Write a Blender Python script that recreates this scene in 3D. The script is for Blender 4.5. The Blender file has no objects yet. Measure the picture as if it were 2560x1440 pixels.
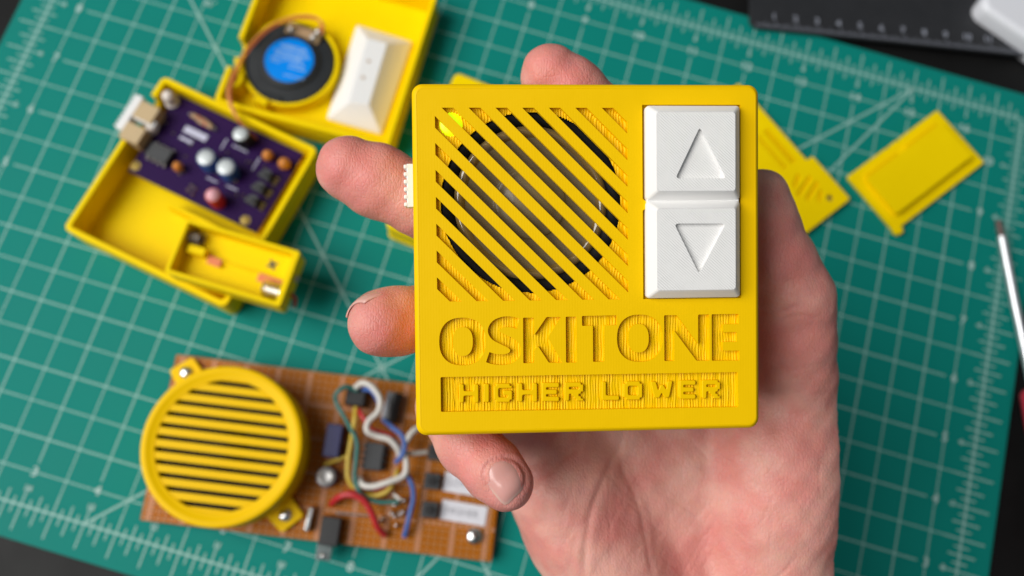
import bpy, math, random
import numpy as np
from mathutils import Matrix, Vector

random.seed(7)
rng = np.random.default_rng(11)
sc = bpy.context.scene
S = 0.001                                    # everything below is written in millimetres

# ------------------------------------------------------------------ camera
CAM = np.array([24.15981216, -93.44772951, 344.90363099])
RC = np.array([[0.95951931, -0.28069229, 0.02311989],
               [0.27727819, 0.92706541, -0.25232229],
               [0.04939127, 0.24851875, 0.96736701]])       # columns: camera x, y, z in the world
F = 2137.03
cd = bpy.data.cameras.new('camera')
cam = bpy.data.objects.new('camera', cd)
sc.collection.objects.link(cam)
m4 = Matrix.Identity(4)
for i in range(3):
    for j in range(3):
        m4[i][j] = RC[i, j]
    m4[i][3] = CAM[i] * S
cam.matrix_world = m4
cd.sensor_width = 36.0
cd.lens = F / 2560 * 36.0
cd.clip_start = 0.01
cd.clip_end = 20.0
cd.dof.use_dof = True
cd.dof.focus_distance = 0.1865
cd.dof.aperture_fstop = 10.2
sc.camera = cam

# ------------------------------------------------------------------ world and lamps
w = bpy.data.worlds.new('World')
sc.world = w
w.use_nodes = True
w.node_tree.nodes['Background'].inputs[0].default_value = (0.86, 0.93, 1.0, 1)
w.node_tree.nodes['Background'].inputs[1].default_value = 0.13


def area_lamp(name, pos, target, sx, sy, power, col):
    d = bpy.data.lights.new(name, 'AREA')
    d.shape = 'RECTANGLE'
    d.size, d.size_y, d.energy, d.color = sx, sy, power, col
    o = bpy.data.objects.new(name, d)
    sc.collection.objects.link(o)
    o.location = Vector(pos) * S
    o.rotation_euler = (Vector(target) - Vector(pos)).to_track_quat('-Z', 'Y').to_euler()
    return o


area_lamp('window_light', (-1330, -500, 1680), (20, 0, 70), 1.6, 1.6, 60.5, (1.0, 0.985, 0.955))
sc.view_settings.view_transform = 'Standard'
sc.view_settings.look = 'None'
sc.view_settings.exposure = 0.0
sc.view_settings.gamma = 1.0
sc.render.engine = 'CYCLES'
sc.cycles.use_denoising = True
sc.cycles.max_bounces = 8
sc.cycles.sample_clamp_indirect = 8

# ------------------------------------------------------------------ where a thing of the photograph stands
CX = RC.T                                      # world -> camera rotation


def at(x, y, z):
    """The point at height z above the mat that the photograph shows at (x, y)."""
    d = RC @ np.array([(x - 1280) / F, (720 - y) / F, -1.0])
    return CAM + d * ((z - CAM[2]) / d[2])


def to_px(P):
    c = (np.asarray(P) - CAM) @ RC
    return np.stack([1280 + F * c[..., 0] / -c[..., 2], 720 - F * c[..., 1] / -c[..., 2]], -1)


# ------------------------------------------------------------------ materials
def mat(name, col, rough=0.5, metal=0.0, spec=0.5, sss=0.0, sss_r=(1, .4, .2), sss_s=0.002, coat=0.0,
        noise=0.0, nscale=300, bump=0.0, bscale=900, bdist=0.0001, edge=0.0, trans=0.0, emit=None, layer=0.0, ldir='Z', lscale=1500):
    m = bpy.data.materials.new(name)
    m.use_nodes = True
    nt = m.node_tree
    b = nt.nodes['Principled BSDF']
    b.inputs['Base Color'].default_value = (*col, 1)
    b.inputs['Roughness'].default_value = rough
    b.inputs['Metallic'].default_value = metal
    b.inputs['Specular IOR Level'].default_value = spec
    b.inputs['Coat Weight'].default_value = coat
    b.inputs['Transmission Weight'].default_value = trans
    if sss:
        b.inputs['Subsurface Weight'].default_value = sss
        b.inputs['Subsurface Radius'].default_value = sss_r
        b.inputs['Subsurface Scale'].default_value = sss_s
    if emit:
        b.inputs['Emission Color'].default_value = (*emit[:3], 1)
        b.inputs['Emission Strength'].default_value = emit[3]
    tc = nt.nodes.new('ShaderNodeTexCoord')
    if noise:
        n = nt.nodes.new('ShaderNodeTexNoise')
        n.inputs['Scale'].default_value = nscale
        n.inputs['Detail'].default_value = 6
        nt.links.new(tc.outputs['Object'], n.inputs['Vector'])
        mx = nt.nodes.new('ShaderNodeMix')
        mx.data_type = 'RGBA'
        mx.inputs[6].default_value = (*[c * (1 - noise) for c in col], 1)
        mx.inputs[7].default_value = (*[min(1, c * (1 + noise)) for c in col], 1)
        nt.links.new(n.outputs['Fac'], mx.inputs[0])
        nt.links.new(mx.outputs[2], b.inputs['Base Color'])
        rr = nt.nodes.new('ShaderNodeMapRange')
        rr.inputs['To Min'].default_value = max(0.02, rough - 0.08)
        rr.inputs['To Max'].default_value = min(1, rough + 0.08)
        nt.links.new(n.outputs['Fac'], rr.inputs['Value'])
        nt.links.new(rr.outputs['Result'], b.inputs['Roughness'])
    last = None
    if edge:
        e = nt.nodes.new('ShaderNodeBevel')
        e.samples = 4
        e.inputs['Radius'].default_value = edge
        last = e.outputs['Normal']
    if layer:                                  # the fine lines a 3D print is laid down in
        wv = nt.nodes.new('ShaderNodeTexWave')
        wv.wave_type = 'BANDS'
        wv.bands_direction = ldir
        wv.inputs['Scale'].default_value = lscale
        wv.inputs['Distortion'].default_value = 0.6
        nt.links.new(tc.outputs['Object'], wv.inputs['Vector'])
        bp = nt.nodes.new('ShaderNodeBump')
        bp.inputs['Strength'].default_value = layer
        bp.inputs['Distance'].default_value = 0.00012
        nt.links.new(wv.outputs['Fac'], bp.inputs['Height'])
        if last:
            nt.links.new(last, bp.inputs['Normal'])
        last = bp.outputs['Normal']
    if bump:
        n2 = nt.nodes.new('ShaderNodeTexNoise')
        n2.inputs['Scale'].default_value = bscale
        n2.inputs['Detail'].default_value = 4
        nt.links.new(tc.outputs['Object'], n2.inputs['Vector'])
        bp = nt.nodes.new('ShaderNodeBump')
        bp.inputs['Strength'].default_value = bump
        bp.inputs['Distance'].default_value = bdist
        nt.links.new(n2.outputs['Fac'], bp.inputs['Height'])
        if last:
            nt.links.new(last, bp.inputs['Normal'])
        last = bp.outputs['Normal']
    if last:
        nt.links.new(last, b.inputs['Normal'])
    return m


YEL = (0.92, 0.565, 0.0)
M = {}
M['yellow'] = mat('yellow_plastic', YEL, 0.42, spec=0.1, noise=0.03, nscale=120, bump=0.12, bscale=700, bdist=0.00015, edge=0.00018, layer=0.25)
M['yellow_face'] = mat('yellow_face_plastic', YEL, 0.42, spec=0.1, noise=0.025, nscale=90, bump=0.2, bscale=260, bdist=0.00015, edge=0.00018)
M['yellow_plate'] = mat('yellow_plate_plastic', YEL, 0.42, spec=0.14, noise=0.035, nscale=70, bump=0.3, bscale=220, bdist=0.0002, layer=0.045, ldir='X', lscale=520)
M['yellow_lit'] = mat('yellow_lit_plastic', (0.98, 0.69, 0.0), 0.45, spec=0.07, noise=0.04, nscale=100, bump=0.15, bscale=500, bdist=0.0002, layer=0.3)  # same yellow as YEL, lightened: brighter light on loose parts put into colour
M['white'] = mat('white_plastic', (0.85, 0.845, 0.83), 0.42, spec=0.4, sss=0.15, sss_r=(1, 1, 1), sss_s=0.0008, edge=0.00015, bump=0.1, bscale=900)
M['desk'] = mat('black_desk', (0.007, 0.007, 0.007), 0.5, spec=0.16, noise=0.3, nscale=60, bump=0.1, bscale=500)
M['mat'] = mat('green_mat', (0.002, 0.212, 0.176), 0.58, spec=0.12, noise=0.07, nscale=25, bump=0.35, bscale=1800, bdist=0.0001)
M['print'] = mat('pale_print', (0.46, 0.64, 0.60), 0.5, spec=.2, noise=0.08, nscale=300)
M['print_dim'] = mat('pale_print_thin', (0.30, 0.52, 0.47), 0.5, spec=.2, noise=0.08, nscale=300)
M['black'] = mat('black_plastic', (0.012, 0.012, 0.013), 0.4, noise=0.2, nscale=400)
M['dark_grey'] = mat('dark_grey_plastic', (0.035, 0.037, 0.04), 0.45, noise=0.15, nscale=300, bump=0.2, bscale=800)
M['rubber'] = mat('speaker_black', (0.022, 0.025, 0.028), 0.55, spec=.25, noise=0.2, nscale=200, bump=0.3, bscale=500)
M['matte_black'] = mat('matte_black', (0.006, 0.006, 0.006), 0.6, spec=0.15)
M['blue'] = mat('blue_label', (0.0, 0.26, 0.90), 0.5, spec=.06, noise=0.05)
M['metal'] = mat('bright_metal', (0.75, 0.75, 0.74), 0.22, metal=1.0, noise=0.1, nscale=400)
M['solder'] = mat('solder', (0.50, 0.47, 0.43), 0.34, metal=1.0, bump=0.5, bscale=700)
M['pin_dark'] = mat('dull_pin', (0.24, 0.22, 0.20), 0.4, metal=0.8)
M['gold'] = mat('gold_pad', (0.40, 0.28, 0.06), 0.45, metal=0.5)
M['purple'] = mat('purple_board', (0.026, 0.007, 0.062), 0.45, spec=0.08, noise=0.15, nscale=150)
M['silk'] = mat('white_silkscreen', (0.55, 0.55, 0.68), 0.6, noise=0.1)
M['beige'] = mat('beige_plastic', (0.56, 0.41, 0.22), 0.5, noise=0.05, nscale=200)
M['tan'] = mat('tan_phenolic', (0.42, 0.27, 0.14), 0.5, noise=0.1)
M['capblue'] = mat('blue_sleeve', (0.03, 0.10, 0.32), 0.35)
M['captop'] = mat('aluminium_top', (0.58, 0.62, 0.62), 0.45, metal=0.4, noise=0.06, nscale=500)
M['capblack'] = mat('black_sleeve', (0.02, 0.02, 0.018), 0.35)
M['orange'] = mat('orange_ceramic', (0.62, 0.22, 0.03), 0.4, noise=0.15, nscale=400)
M['pink'] = mat('pink_top', (0.75, 0.38, 0.42), 0.35)
M['redled'] = mat('red_lens', (0.55, 0.03, 0.02), 0.2, spec=0.6, sss=0.3, sss_s=0.002)
M['clearled'] = mat('frosted_led', (0.80, 0.72, 0.66), 0.3, sss=0.4, sss_r=(1, .9, .8), sss_s=0.002)
M['perf'] = mat('brown_board', (0.36, 0.098, 0.0), 0.5, spec=0.05, noise=0.22, nscale=130, bump=0.15, bscale=600)
M['perfline'] = mat('pink_board_line', (0.50, 0.24, 0.15), 0.5, spec=.1, noise=0.1)
M['perfring'] = mat('copper_ring', (0.60, 0.23, 0.04), 0.4)
M['labelprint'] = mat('pale_blue_print', (0.30, 0.52, 0.85), 0.6)
M['trimtop'] = mat('trimmer_top', (0.42, 0.41, 0.40), 0.42, metal=0.6, bump=0.6, bscale=500)
M['perfhole'] = mat('board_hole', (0.03, 0.010, 0.002), 0.7)
M['w_green'] = mat('green_wire', (0.02, 0.16, 0.14), 0.38)
M['w_yellow'] = mat('yellow_wire', (0.60, 0.42, 0.05), 0.38)
M['w_white'] = mat('white_wire', (0.66, 0.63, 0.58), 0.38)
M['w_red'] = mat('red_wire', (0.48, 0.02, 0.025), 0.38)
M['w_blue'] = mat('blue_wire', (0.05, 0.12, 0.38), 0.38)
M['w_orange'] = mat('orange_wire', (0.85, 0.33, 0.08), 0.4)
M['w_brown'] = mat('rust_wire', (0.62, 0.15, 0.04), 0.4)
M['navy'] = mat('navy_plastic', (0.02, 0.02, 0.09), 0.4)
M['paper'] = mat('white_paper', (0.72, 0.71, 0.76), 0.7, noise=0.05)
M['ink'] = mat('dark_ink', (0.05, 0.05, 0.06), 0.7)
M['inkgrey'] = mat('grey_ink', (0.30, 0.30, 0.33), 0.7)
M['coral'] = mat('coral_label', (0.80, 0.22, 0.07), 0.5)
M['ruler'] = mat('black_ruler', (0.022, 0.023, 0.026), 0.5, spec=0.3, noise=0.15, nscale=150)
M['rulerprint'] = mat('grey_ruler_print', (0.30, 0.32, 0.38), 0.5)
M['shaft'] = mat('steel_shaft', (0.86, 0.87, 0.9), 0.3, metal=0.7)
M['tip'] = mat('dark_tip', (0.13, 0.09, 0.08), 0.5, metal=0.3)
M['redhandle'] = mat('red_handle', (0.52, 0.02, 0.05), 0.3, coat=0.3)
M['whitecase'] = mat('white_case', (0.76, 0.77, 0.82), 0.4)
M['cone'] = mat('speaker_film', (0.19, 0.145, 0.07), 0.4, spec=0.4, coat=0.1)
M['film'] = mat('speaker_ring_film', (0.22, 0.15, 0.055), 0.13, spec=0.9, coat=0.0)
M['lime'] = mat('lime_led', (0.55, 0.85, 0.0), 0.4, bump=0.5, bscale=700, emit=(0.62, 0.95, 0.0, 0.75))


# ------------------------------------------------------------------ mesh helpers
class MB:
    def __init__(self):
        self.v, self.f = [], []

    def add(self, vs, fs):
        o = len(self.v)
        self.v += [tuple(map(float, p)) for p in vs]
        self.f += [tuple(o + i for i in f) for f in fs]
        return self

    def box(self, c, s, rot=0.0):
        hx, hy, hz = s[0] / 2, s[1] / 2, s[2] / 2
        ca, sa = math.cos(rot), math.sin(rot)
        vs = []
        for z in (-hz, hz):
            for x, y in ((-hx, -hy), (hx, -hy), (hx, hy), (-hx, hy)):
                vs.append((c[0] + x * ca - y * sa, c[1] + x * sa + y * ca, c[2] + z))
        return self.add(vs, [(3, 2, 1, 0), (4, 5, 6, 7), (0, 1, 5, 4), (1, 2, 6, 5), (2, 3, 7, 6), (3, 0, 4, 7)])

    def prism(self, poly, z0, z1):
        n = len(poly)
        vs = [(x, y, z0) for x, y in poly] + [(x, y, z1) for x, y in poly]
        return self.add(vs, [tuple(range(n - 1, -1, -1)), tuple(range(n, 2 * n))] +
                        [(i, (i + 1) % n, n + (i + 1) % n, n + i) for i in range(n)])

    def lathe(self, c, prof, n=32, cap=True):
        """prof: (radius, height) from bottom to top."""
        vs = []
        for r, z in prof:
            for k in range(n):
                a = 2 * math.pi * k / n
                vs.append((c[0] + r * math.cos(a), c[1] + r * math.sin(a), c[2] + z))
        fs = []
        for j in range(len(prof) - 1):
            for k in range(n):
                k2 = (k + 1) % n
                fs.append((j * n + k, j * n + k2, (j + 1) * n + k2, (j + 1) * n + k))
        if cap:
            fs.append(tuple(range(n - 1, -1, -1)))
            fs.append(tuple((len(prof) - 1) * n + k for k in range(n)))
        return self.add(vs, fs)

    def tube(self, pts, r, n=10, r2=None):
        P = [np.array(p, float) for p in pts]
        t0 = P[1] - P[0]
        up = np.array([0, 0, 1.0]) if abs(t0[2]) < 0.9 * np.linalg.norm(t0) else np.array([1.0, 0, 0])
        vs = []
        for i, p in enumerate(P):
            t = P[min(i + 1, len(P) - 1)] - P[max(i - 1, 0)]
            t = t / (np.linalg.norm(t) + 1e-9)
            a = np.cross(t, up)
            a /= np.linalg.norm(a) + 1e-9
            b = np.cross(a, t)
            up = b
            rr = r if r2 is None else r + (r2 - r) * i / (len(P) - 1)
            for k in range(n):
                q = 2 * math.pi * k / n
                vs.append(p + rr * (a * math.cos(q) + b * math.sin(q)))
        fs = [(i * n + k, i * n + (k + 1) % n, (i + 1) * n + (k + 1) % n, (i + 1) * n + k) for i in range(len(P) - 1) for k in range(n)]
        fs += [tuple(range(n - 1, -1, -1)), tuple((len(P) - 1) * n + k for k in range(n))]
        return self.add(vs, fs)

    def loft(self, rings, cap0=True, cap1=True):
        n = len(rings[0])
        vs = [p for r in rings for p in r]
        fs = [(j * n + k, j * n + (k + 1) % n, (j + 1) * n + (k + 1) % n, (j + 1) * n + k) for j in range(len(rings) - 1) for k in range(n)]
        if cap0:
            fs.append(tuple(range(n - 1, -1, -1)))
        if cap1:
            fs.append(tuple((len(rings) - 1) * n + k for k in range(n)))
        return self.add(vs, fs)

    def flat(self, loops, z0, z1, bevel=0.0):
        """Solid from outlines with holes (and islands) between two heights."""
        cu = bpy.data.curves.new('outline', 'CURVE')
        cu.dimensions = '2D'
        cu.fill_mode = 'BOTH'
        cu.extrude = (z1 - z0) / 2 - bevel
        cu.bevel_depth = bevel
        cu.bevel_resolution = 2
        cu.offset = -bevel
        for lp in loops:
            sp = cu.splines.new('POLY')
            sp.points.add(len(lp) - 1)
            for i, (x, y) in enumerate(lp):
                sp.points[i].co = (x, y, 0, 1)
            sp.use_cyclic_u = True
        o = bpy.data.objects.new('outline', cu)
        me = bpy.data.meshes.new_from_object(o)
        zm = (z0 + z1) / 2
        self.add([(v.co.x, v.co.y, v.co.z + zm) for v in me.vertices], [tuple(p.vertices) for p in me.polygons])
        bpy.data.objects.remove(o)
        bpy.data.curves.remove(cu)
        bpy.data.meshes.remove(me)
        return self

    def text(self, s, c, size, z, rot=0.0, thick=0.0):
        cu = bpy.data.curves.new('txt', 'FONT')
        cu.body = s
        cu.size = size
        cu.align_x, cu.align_y = 'CENTER', 'CENTER'
        cu.fill_mode = 'FRONT'
        cu.resolution_u = 2
        cu.offset = thick
        o = bpy.data.objects.new('txt', cu)
        me = bpy.data.meshes.new_from_object(o)
        ca, sa = math.cos(rot), math.sin(rot)
        self.add([(c[0] + v.co.x * ca - v.co.y * sa, c[1] + v.co.x * sa + v.co.y * ca, z) for v in me.vertices],
                 [tuple(p.vertices) for p in me.polygons])
        bpy.data.objects.remove(o)
        bpy.data.curves.remove(cu)
        bpy.data.meshes.remove(me)
        return self

    def rect(self, x0, y0, x1, y1, z):
        return self.add([(x0, y0, z), (x1, y0, z), (x1, y1, z), (x0, y1, z)], [(0, 1, 2, 3)])

    def line(self, a, b, wd, z):
        a, b = np.array(a, float), np.array(b, float)
        t = (b - a) / np.linalg.norm(b - a)
        n = np.array([-t[1], t[0]]) * wd / 2
        return self.add([(*(a - n), z), (*(b - n), z), (*(b + n), z), (*(a + n), z)], [(0, 1, 2, 3)])

    def build(self, name, m, parent=None, smooth=True, bevel=0.0, angle=35, segs=2):
        me = bpy.data.meshes.new(name)
        me.from_pydata([(x * S, y * S, z * S) for x, y, z in self.v], [], self.f)
        me.materials.append(m)
        if smooth:
            me.shade_smooth()
            me.set_sharp_from_angle(angle=math.radians(angle))
        o = bpy.data.objects.new(name, me)
        sc.collection.objects.link(o)
        if parent:
            o.parent = parent
        if bevel:
            b = o.modifiers.new('edge', 'BEVEL')
            b.width = bevel * S
            b.segments = segs
            b.limit_method = 'ANGLE'
            b.angle_limit = math.radians(40)
        return o


def rrect(x0, y0, x1, y1, r, n=6):
    pts = []
    for cx, cy, a0 in ((x1 - r, y0 + r, -90), (x1 - r, y1 - r, 0), (x0 + r, y1 - r, 90), (x0 + r, y0 + r, 180)):
        for k in range(n + 1):
            a = math.radians(a0 + 90 * k / n)
            pts.append((cx + r * math.cos(a), cy + r * math.sin(a)))
    return pts


def circle(cx, cy, r, n=48, ry=None):
    ry = ry or r
    return [(cx + r * math.cos(2 * math.pi * k / n), cy + ry * math.sin(2 * math.pi * k / n)) for k in range(n)]


def round_poly(poly, r, n=5):
    """The polygon with its corners rounded."""
    out = []
    N = len(poly)
    for i in range(N):
        p0, p, p1 = (np.array(poly[j % N], float) for j in (i - 1, i, i + 1))
        a, b = p0 - p, p1 - p
        la, lb = np.linalg.norm(a), np.linalg.norm(b)
        d = min(r, la * .45, lb * .45)
        A, B = p + a / la * d, p + b / lb * d
        for k in range(n + 1):
            t = k / n
            out.append(tuple((1 - t) ** 2 * A + 2 * t * (1 - t) * p + t * t * B))
    return out


def smooth_path(pts, n=8):
    P = [np.array(p, float) for p in pts]
    P = [2 * P[0] - P[1]] + P + [2 * P[-1] - P[-2]]
    out = []
    for i in range(1, len(P) - 2):
        for k in range(n):
            t = k / n
            out.append(0.5 * ((2 * P[i]) + (-P[i - 1] + P[i + 1]) * t + (2 * P[i - 1] - 5 * P[i] + 4 * P[i + 1] - P[i + 2]) * t * t +
                              (-P[i - 1] + 3 * P[i] - 3 * P[i + 1] + P[i + 2]) * t ** 3))
    out.append(P[-2])
    return out


FR = {}


def thing(name, label, cat, loc=(0, 0, 0), rz=0.0, group=None):
    o = bpy.data.objects.new(name, None)
    o.empty_display_size = 0.01
    sc.collection.objects.link(o)
    o.location = (loc[0] * S, loc[1] * S, loc[2] * S)
    o.rotation_euler = (0, 0, rz)
    o['label'], o['category'] = label, cat
    if group:
        o['group'] = group
    FR[o.name] = (np.array(loc, float), rz)
    return o


def lp(t, x, y, z):
    """Local coordinates in thing t of what the photograph shows at (x, y), z above t's base."""
    L, rz = FR[t.name]
    p = at(x, y, z + L[2]) - L
    ca, sa = math.cos(-rz), math.sin(-rz)
    return np.array([p[0] * ca - p[1] * sa, p[0] * sa + p[1] * ca, z])


def tag(o, label, cat, group=None):
    o['label'], o['category'] = label, cat
    if group:
        o['group'] = group
    return o


# ------------------------------------------------------------------ desk and cutting mat
d = MB().box((0, 0, -14), (1600, 1200, 22)).build('desk_surface', M['desk'])
d['kind'] = 'structure'

G = 12.7


def mu(u):
    return (u - 17) * G


def mv(v):
    return (v - 11) * G


mt = thing('cutting_mat', 'green cutting mat printed with a pale grid, lying on the black desk', 'cutting mat', (0, 0, -2.6))
MB().flat([rrect(mu(-1), mv(-1), mu(35), mv(23), 5)], 0, 2.6, 0.25).build('sheet', M['mat'], mt)
hl, vl, tk, dg, nm = MB(), MB(), MB(), MB(), MB()
zt = 2.6
W1, W2 = 0.52, 0.42
for v in range(1, 22):
    if v % 2 == 0:
        hl.rect(mu(1.28), mv(v) - W1 / 2, mu(32.72), mv(v) + W1 / 2, zt + 0.04)
    else:
        hl.rect(mu(0), mv(v) - W2 / 2, mu(34), mv(v) + W2 / 2, zt + 0.04)
for u in range(1, 34):
    if u % 2 == 0:
        vl.rect(mu(u) - W1 / 2, mv(1.28), mu(u) + W1 / 2, mv(20.72), zt + 0.07)
    else:
        vl.rect(mu(u) - W2 / 2, mv(0), mu(u) + W2 / 2, mv(22), zt + 0.07)
# ruler frame and its ticks on both sides
for a, b in (((0, 0), (34, 0)), ((34, 0), (34, 22)), ((34, 22), (0, 22)), ((0, 22), (0, 0))):
    dg.line((mu(a[0]), mv(a[1])), (mu(b[0]), mv(b[1])), 0.75, zt + 0.10)
TL = {0: .74, 8: .74, 4: .5, 12: .5}
for i in range(2, 34 * 8, 2):
    u, L = i / 8, TL.get(i % 16, .27)
    for v0, sg in ((0, 1), (22, -1)):
        y0, y1 = sorted((mv(v0 - sg * L), mv(v0 + sg * L * .75)))
        tk.rect(mu(u) - .28, y0, mu(u) + .28, y1, zt + 0.13)
for i in range(2, 22 * 8, 2):
    v, L = i / 8, TL.get(i % 16, .27)
    for u0, sg in ((0, 1), (34, -1)):
        x0, x1 = sorted((mu(u0 - sg * L), mu(u0 + sg * L * .75)))
        tk.rect(x0, mv(v) - .28, x1, mv(v) + .28, zt + 0.13)
for a, b in (((8, 0), (30, 22)), ((0, 22), (22, 0)), ((30, 22), (30 - 22 / math.tan(math.radians(60)), 0))):
    dg.line((mu(a[0]), mv(a[1])), (mu(b[0]), mv(b[1])), 0.8, zt + 0.16)
for k in range(1, 17):
    for v, v2 in ((1, .5), (21, 21.5)):
        nm.text(str(k), (mu(2 * k), mv(v)), 5.2, zt + 0.19, thick=0.06)
        nm.text(str(17 - k), (mu(2 * k), mv(v2)), 3.4, zt + 0.19)
for k in range(1, 11):
    for u, u2 in ((1, .45), (33, 33.55)):
        nm.text(str(k), (mu(u), mv(2 * k)), 5.2, zt + 0.19, thick=0.06)
        nm.text(str(11 - k), (mu(u2), mv(2 * k)), 3.4, zt + 0.19)
nm.text('45\u00b0', (mu(5.2), mv(17.55)), 4.2, zt + 0.19, rot=0.1)
hl.build('horizontal_grid_print', M['print_dim'], mt, smooth=False)
vl.build('vertical_grid_print', M['print_dim'], mt, smooth=False)
dg.build('guide_line_print', M['print_dim'], mt, smooth=False)
for o in (tk.build('ruler_tick_print', M['print_dim'], mt, smooth=False), nm.build('number_print', M['print'], mt, smooth=False)):
    o['kind'] = 'stuff'

# ------------------------------------------------------------------ the toy held in the hand
RD = np.array([[0.952609, -0.289839, 0.092351],
               [0.304064, 0.916198, -0.26101],
               [-0.008961, 0.276722, 0.960908]])
TD = np.array([34.212594, -35.778351, 166.580392])


def dv(x, y, z=0.0):
    """Local point of the toy, at depth z behind (-) its face, that the photograph shows at (x, y)."""
    dw = RC @ np.array([(x - 1280) / F, (720 - y) / F, -1.0])
    o, dd = RD.T @ (CAM - TD), RD.T @ dw
    return o + dd * ((z - o[2]) / dd[2])


def dxy(x, y, z=0.0):
    return tuple(dv(x, y, z)[:2])


toy = bpy.data.objects.new('sound_toy', None)
sc.collection.objects.link(toy)
toy.empty_display_size = 0.01
tw = Matrix.Identity(4)
for i in range(3):
    for j in range(3):
        tw[i][j] = RD[i, j]
    tw[i][3] = TD[i] * S
toy.matrix_world = tw
tag(toy, 'square yellow toy with diagonal grille and two white arrow buttons, held in the hand', 'electronic toy')

HW, TH = 38.1, 19.0
INS = 1.1


def zl(x, y, s, ox, oy):
    return dxy(ox + x / s, oy + y / s)


# shell: rounded walls that come up round the faceplate
rings = []
prof = [(1.2, -TH), (0.35, -TH + .35), (0.0, -TH + 1.2)]
prof += [(0.0, -1.05), (0.06, -.85), (0.3, -.5), (0.6, -.2), (0.85, -.04), (INS, 0.0)]
for ins, z in prof:
    rings.append([(x, y, z) for x, y in rrect(-HW + ins, -HW + ins, HW - ins, HW - ins, max(.7, 2.3 - ins * .6), 8)])
rings.append([(x, y, -2.2) for x, y, _ in rings[-1]])
sh = MB().loft(rings, True, False)
sh.build('shell', M['yellow'], toy, angle=50)
rim_in = [(x, y) for x, y, _ in rings[-1]]

# faceplate with engraved letters, sunk name panel, grille window and button opening
t1 = lambda x, y: zl(x, y, 2.8444, 1020, 760)


def ell(x0, y0, x1, y1, p=2.35, n=44):
    cx, cy, a, b = (x0 + x1) / 2, (y0 + y1) / 2, (x1 - x0) / 2, (y1 - y0) / 2
    out = []
    for k in range(n):
        th = 2 * math.pi * k / n
        c, s = math.cos(th), math.sin(th)
        out.append(t1(cx + a * math.copysign(abs(c) ** (2 / p), c), cy + b * math.copysign(abs(s) ** (2 / p), s)))
    return out


def stroke(pts, hw):
    P = smooth_path([(x, y, 0) for x, y in pts], 6)
    L, R = [], []
    for i, p in enumerate(P):
        t = P[min(i + 1, len(P) - 1)] - P[max(i - 1, 0)]
        t /= np.linalg.norm(t)
        n = np.array([-t[1], t[0], 0])
        L.append(t1(*(p + n * hw)[:2]))
        R.append(t1(*(p - n * hw)[:2]))
    return L + R[::-1]


def poly(pts, r=0.25):
    return round_poly([t1(x, y) for x, y in pts], r, 3)


letters = [
    ell(222, 97, 552, 437), ell(318, 165, 461, 370),
    stroke([(783, 140), (735, 128), (680, 128), (630, 148), (606, 185), (622, 222), (676, 252), (732, 280), (763, 315),
            (757, 360), (718, 388), (660, 396), (605, 390), (567, 378)], 38),
    poly([(818, 97), (895, 97), (897, 222), (985, 92), (1088, 92), (994, 240), (1098, 418), (1002, 418), (925, 300), (897, 330), (897, 420), (820, 422)]),
    poly([(1121, 90), (1198, 90), (1200, 416), (1124, 418)]),
    poly([(1236, 85), (1485, 80), (1486, 150), (1396, 152), (1396, 410), (1316, 412), (1314, 154), (1238, 156)]),
    ell(1486, 75, 1810, 412), ell(1567, 142, 1712, 345),
    poly([(1821, 80), (1912, 79), (2063, 285), (2063, 75), (2143, 74), (2145, 403), (2052, 404), (1893, 190), (1893, 405), (1823, 406)]),
    poly([(2159, 73), (2352, 70), (2353, 142), (2240, 144), (2240, 200), (2338, 199), (2339, 268), (2240, 270), (2240, 332), (2356, 331), (2358, 402), (2161, 404)]),
]
panel = round_poly([t1(231, 520), t1(2345, 484), t1(2348, 733), t1(234, 768)], 0.3, 3)
gx0, gy1 = dxy(1093, 269)
gx1, gy0 = dxy(1568, 748)
gx0, gx1 = min(gx0, dxy(1093, 748)[0]), max(gx1, dxy(1568, 269)[0])
gsq = [(gx0, gy0), (gx1, gy0), (gx1, gy1), (gx0, gy1)]
b0, b1 = dxy(1608, 748), dxy(1851, 262)
by = dxy(1612, 512)[1]
opening = [(b0[0], b0[1]), (b1[0], b0[1]), (b1[0], b1[1]), (b0[0], b1[1]), (b0[0], by + 1.3), (b0[0] + .75, by + .75),
           (b0[0] + .75, by - .75), (b0[0], by - 1.3)]
MB().flat([rim_in] + letters + [panel, gsq, opening], -2.2, 0.0).build('faceplate', M['yellow_plate'], toy, angle=30)


# floors of the engraving, ridged as printed
def ridged(name, x0, x1, y0, y1, z, hole=None):
    nx, ny = int((x1 - x0) / 0.1), max(6, int((y1 - y0) / (0.25 if hole else 1.0)))
    X, Y = np.meshgrid(np.linspace(x0, x1, nx + 1), np.linspace(y0, y1, ny + 1), indexing='ij')
    ph = rng.normal(0, .5, 40)
    wob = 0.12 * np.sin(Y * 1.1 + np.sin(X * .5) * 2) + 0.08 * np.sin(Y * 2.3 + X * .7)
    per = 0.62 + 0.05 * np.sin(X * .33 + 1)
    amp = 0.075 + 0.04 * np.sin(X * 1.3 + Y * .4) * np.sin(X * .21)
    Z = z + amp * np.sin((X + wob) * 2 * np.pi / 0.62 + np.sin(X * .41) * 1.4) + 0.045 * rng.normal(0, 1, (nx + 1, 1)) + 0.05 * np.sin(X * 2.9 + np.sin(Y * .9 + X)) * np.sin(X * .77 + 2)
    vs = np.stack([X, Y, Z], -1).reshape(-1, 3)
    fs = []
    for i in range(nx):
        for j in range(ny):
            if hole:
                mx, my = (X[i, j] + X[i + 1, j]) / 2, (Y[i, j] + Y[i, j + 1]) / 2
                if (mx - hole[0]) ** 2 + (my - hole[1]) ** 2 < hole[2] ** 2:
                    continue
            a = i * (ny + 1) + j
            fs.append((a, a + ny + 1, a + ny + 2, a + 1))
    return MB().add(vs, fs).build(name, M['yellow_face'], toy, angle=80)


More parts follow.
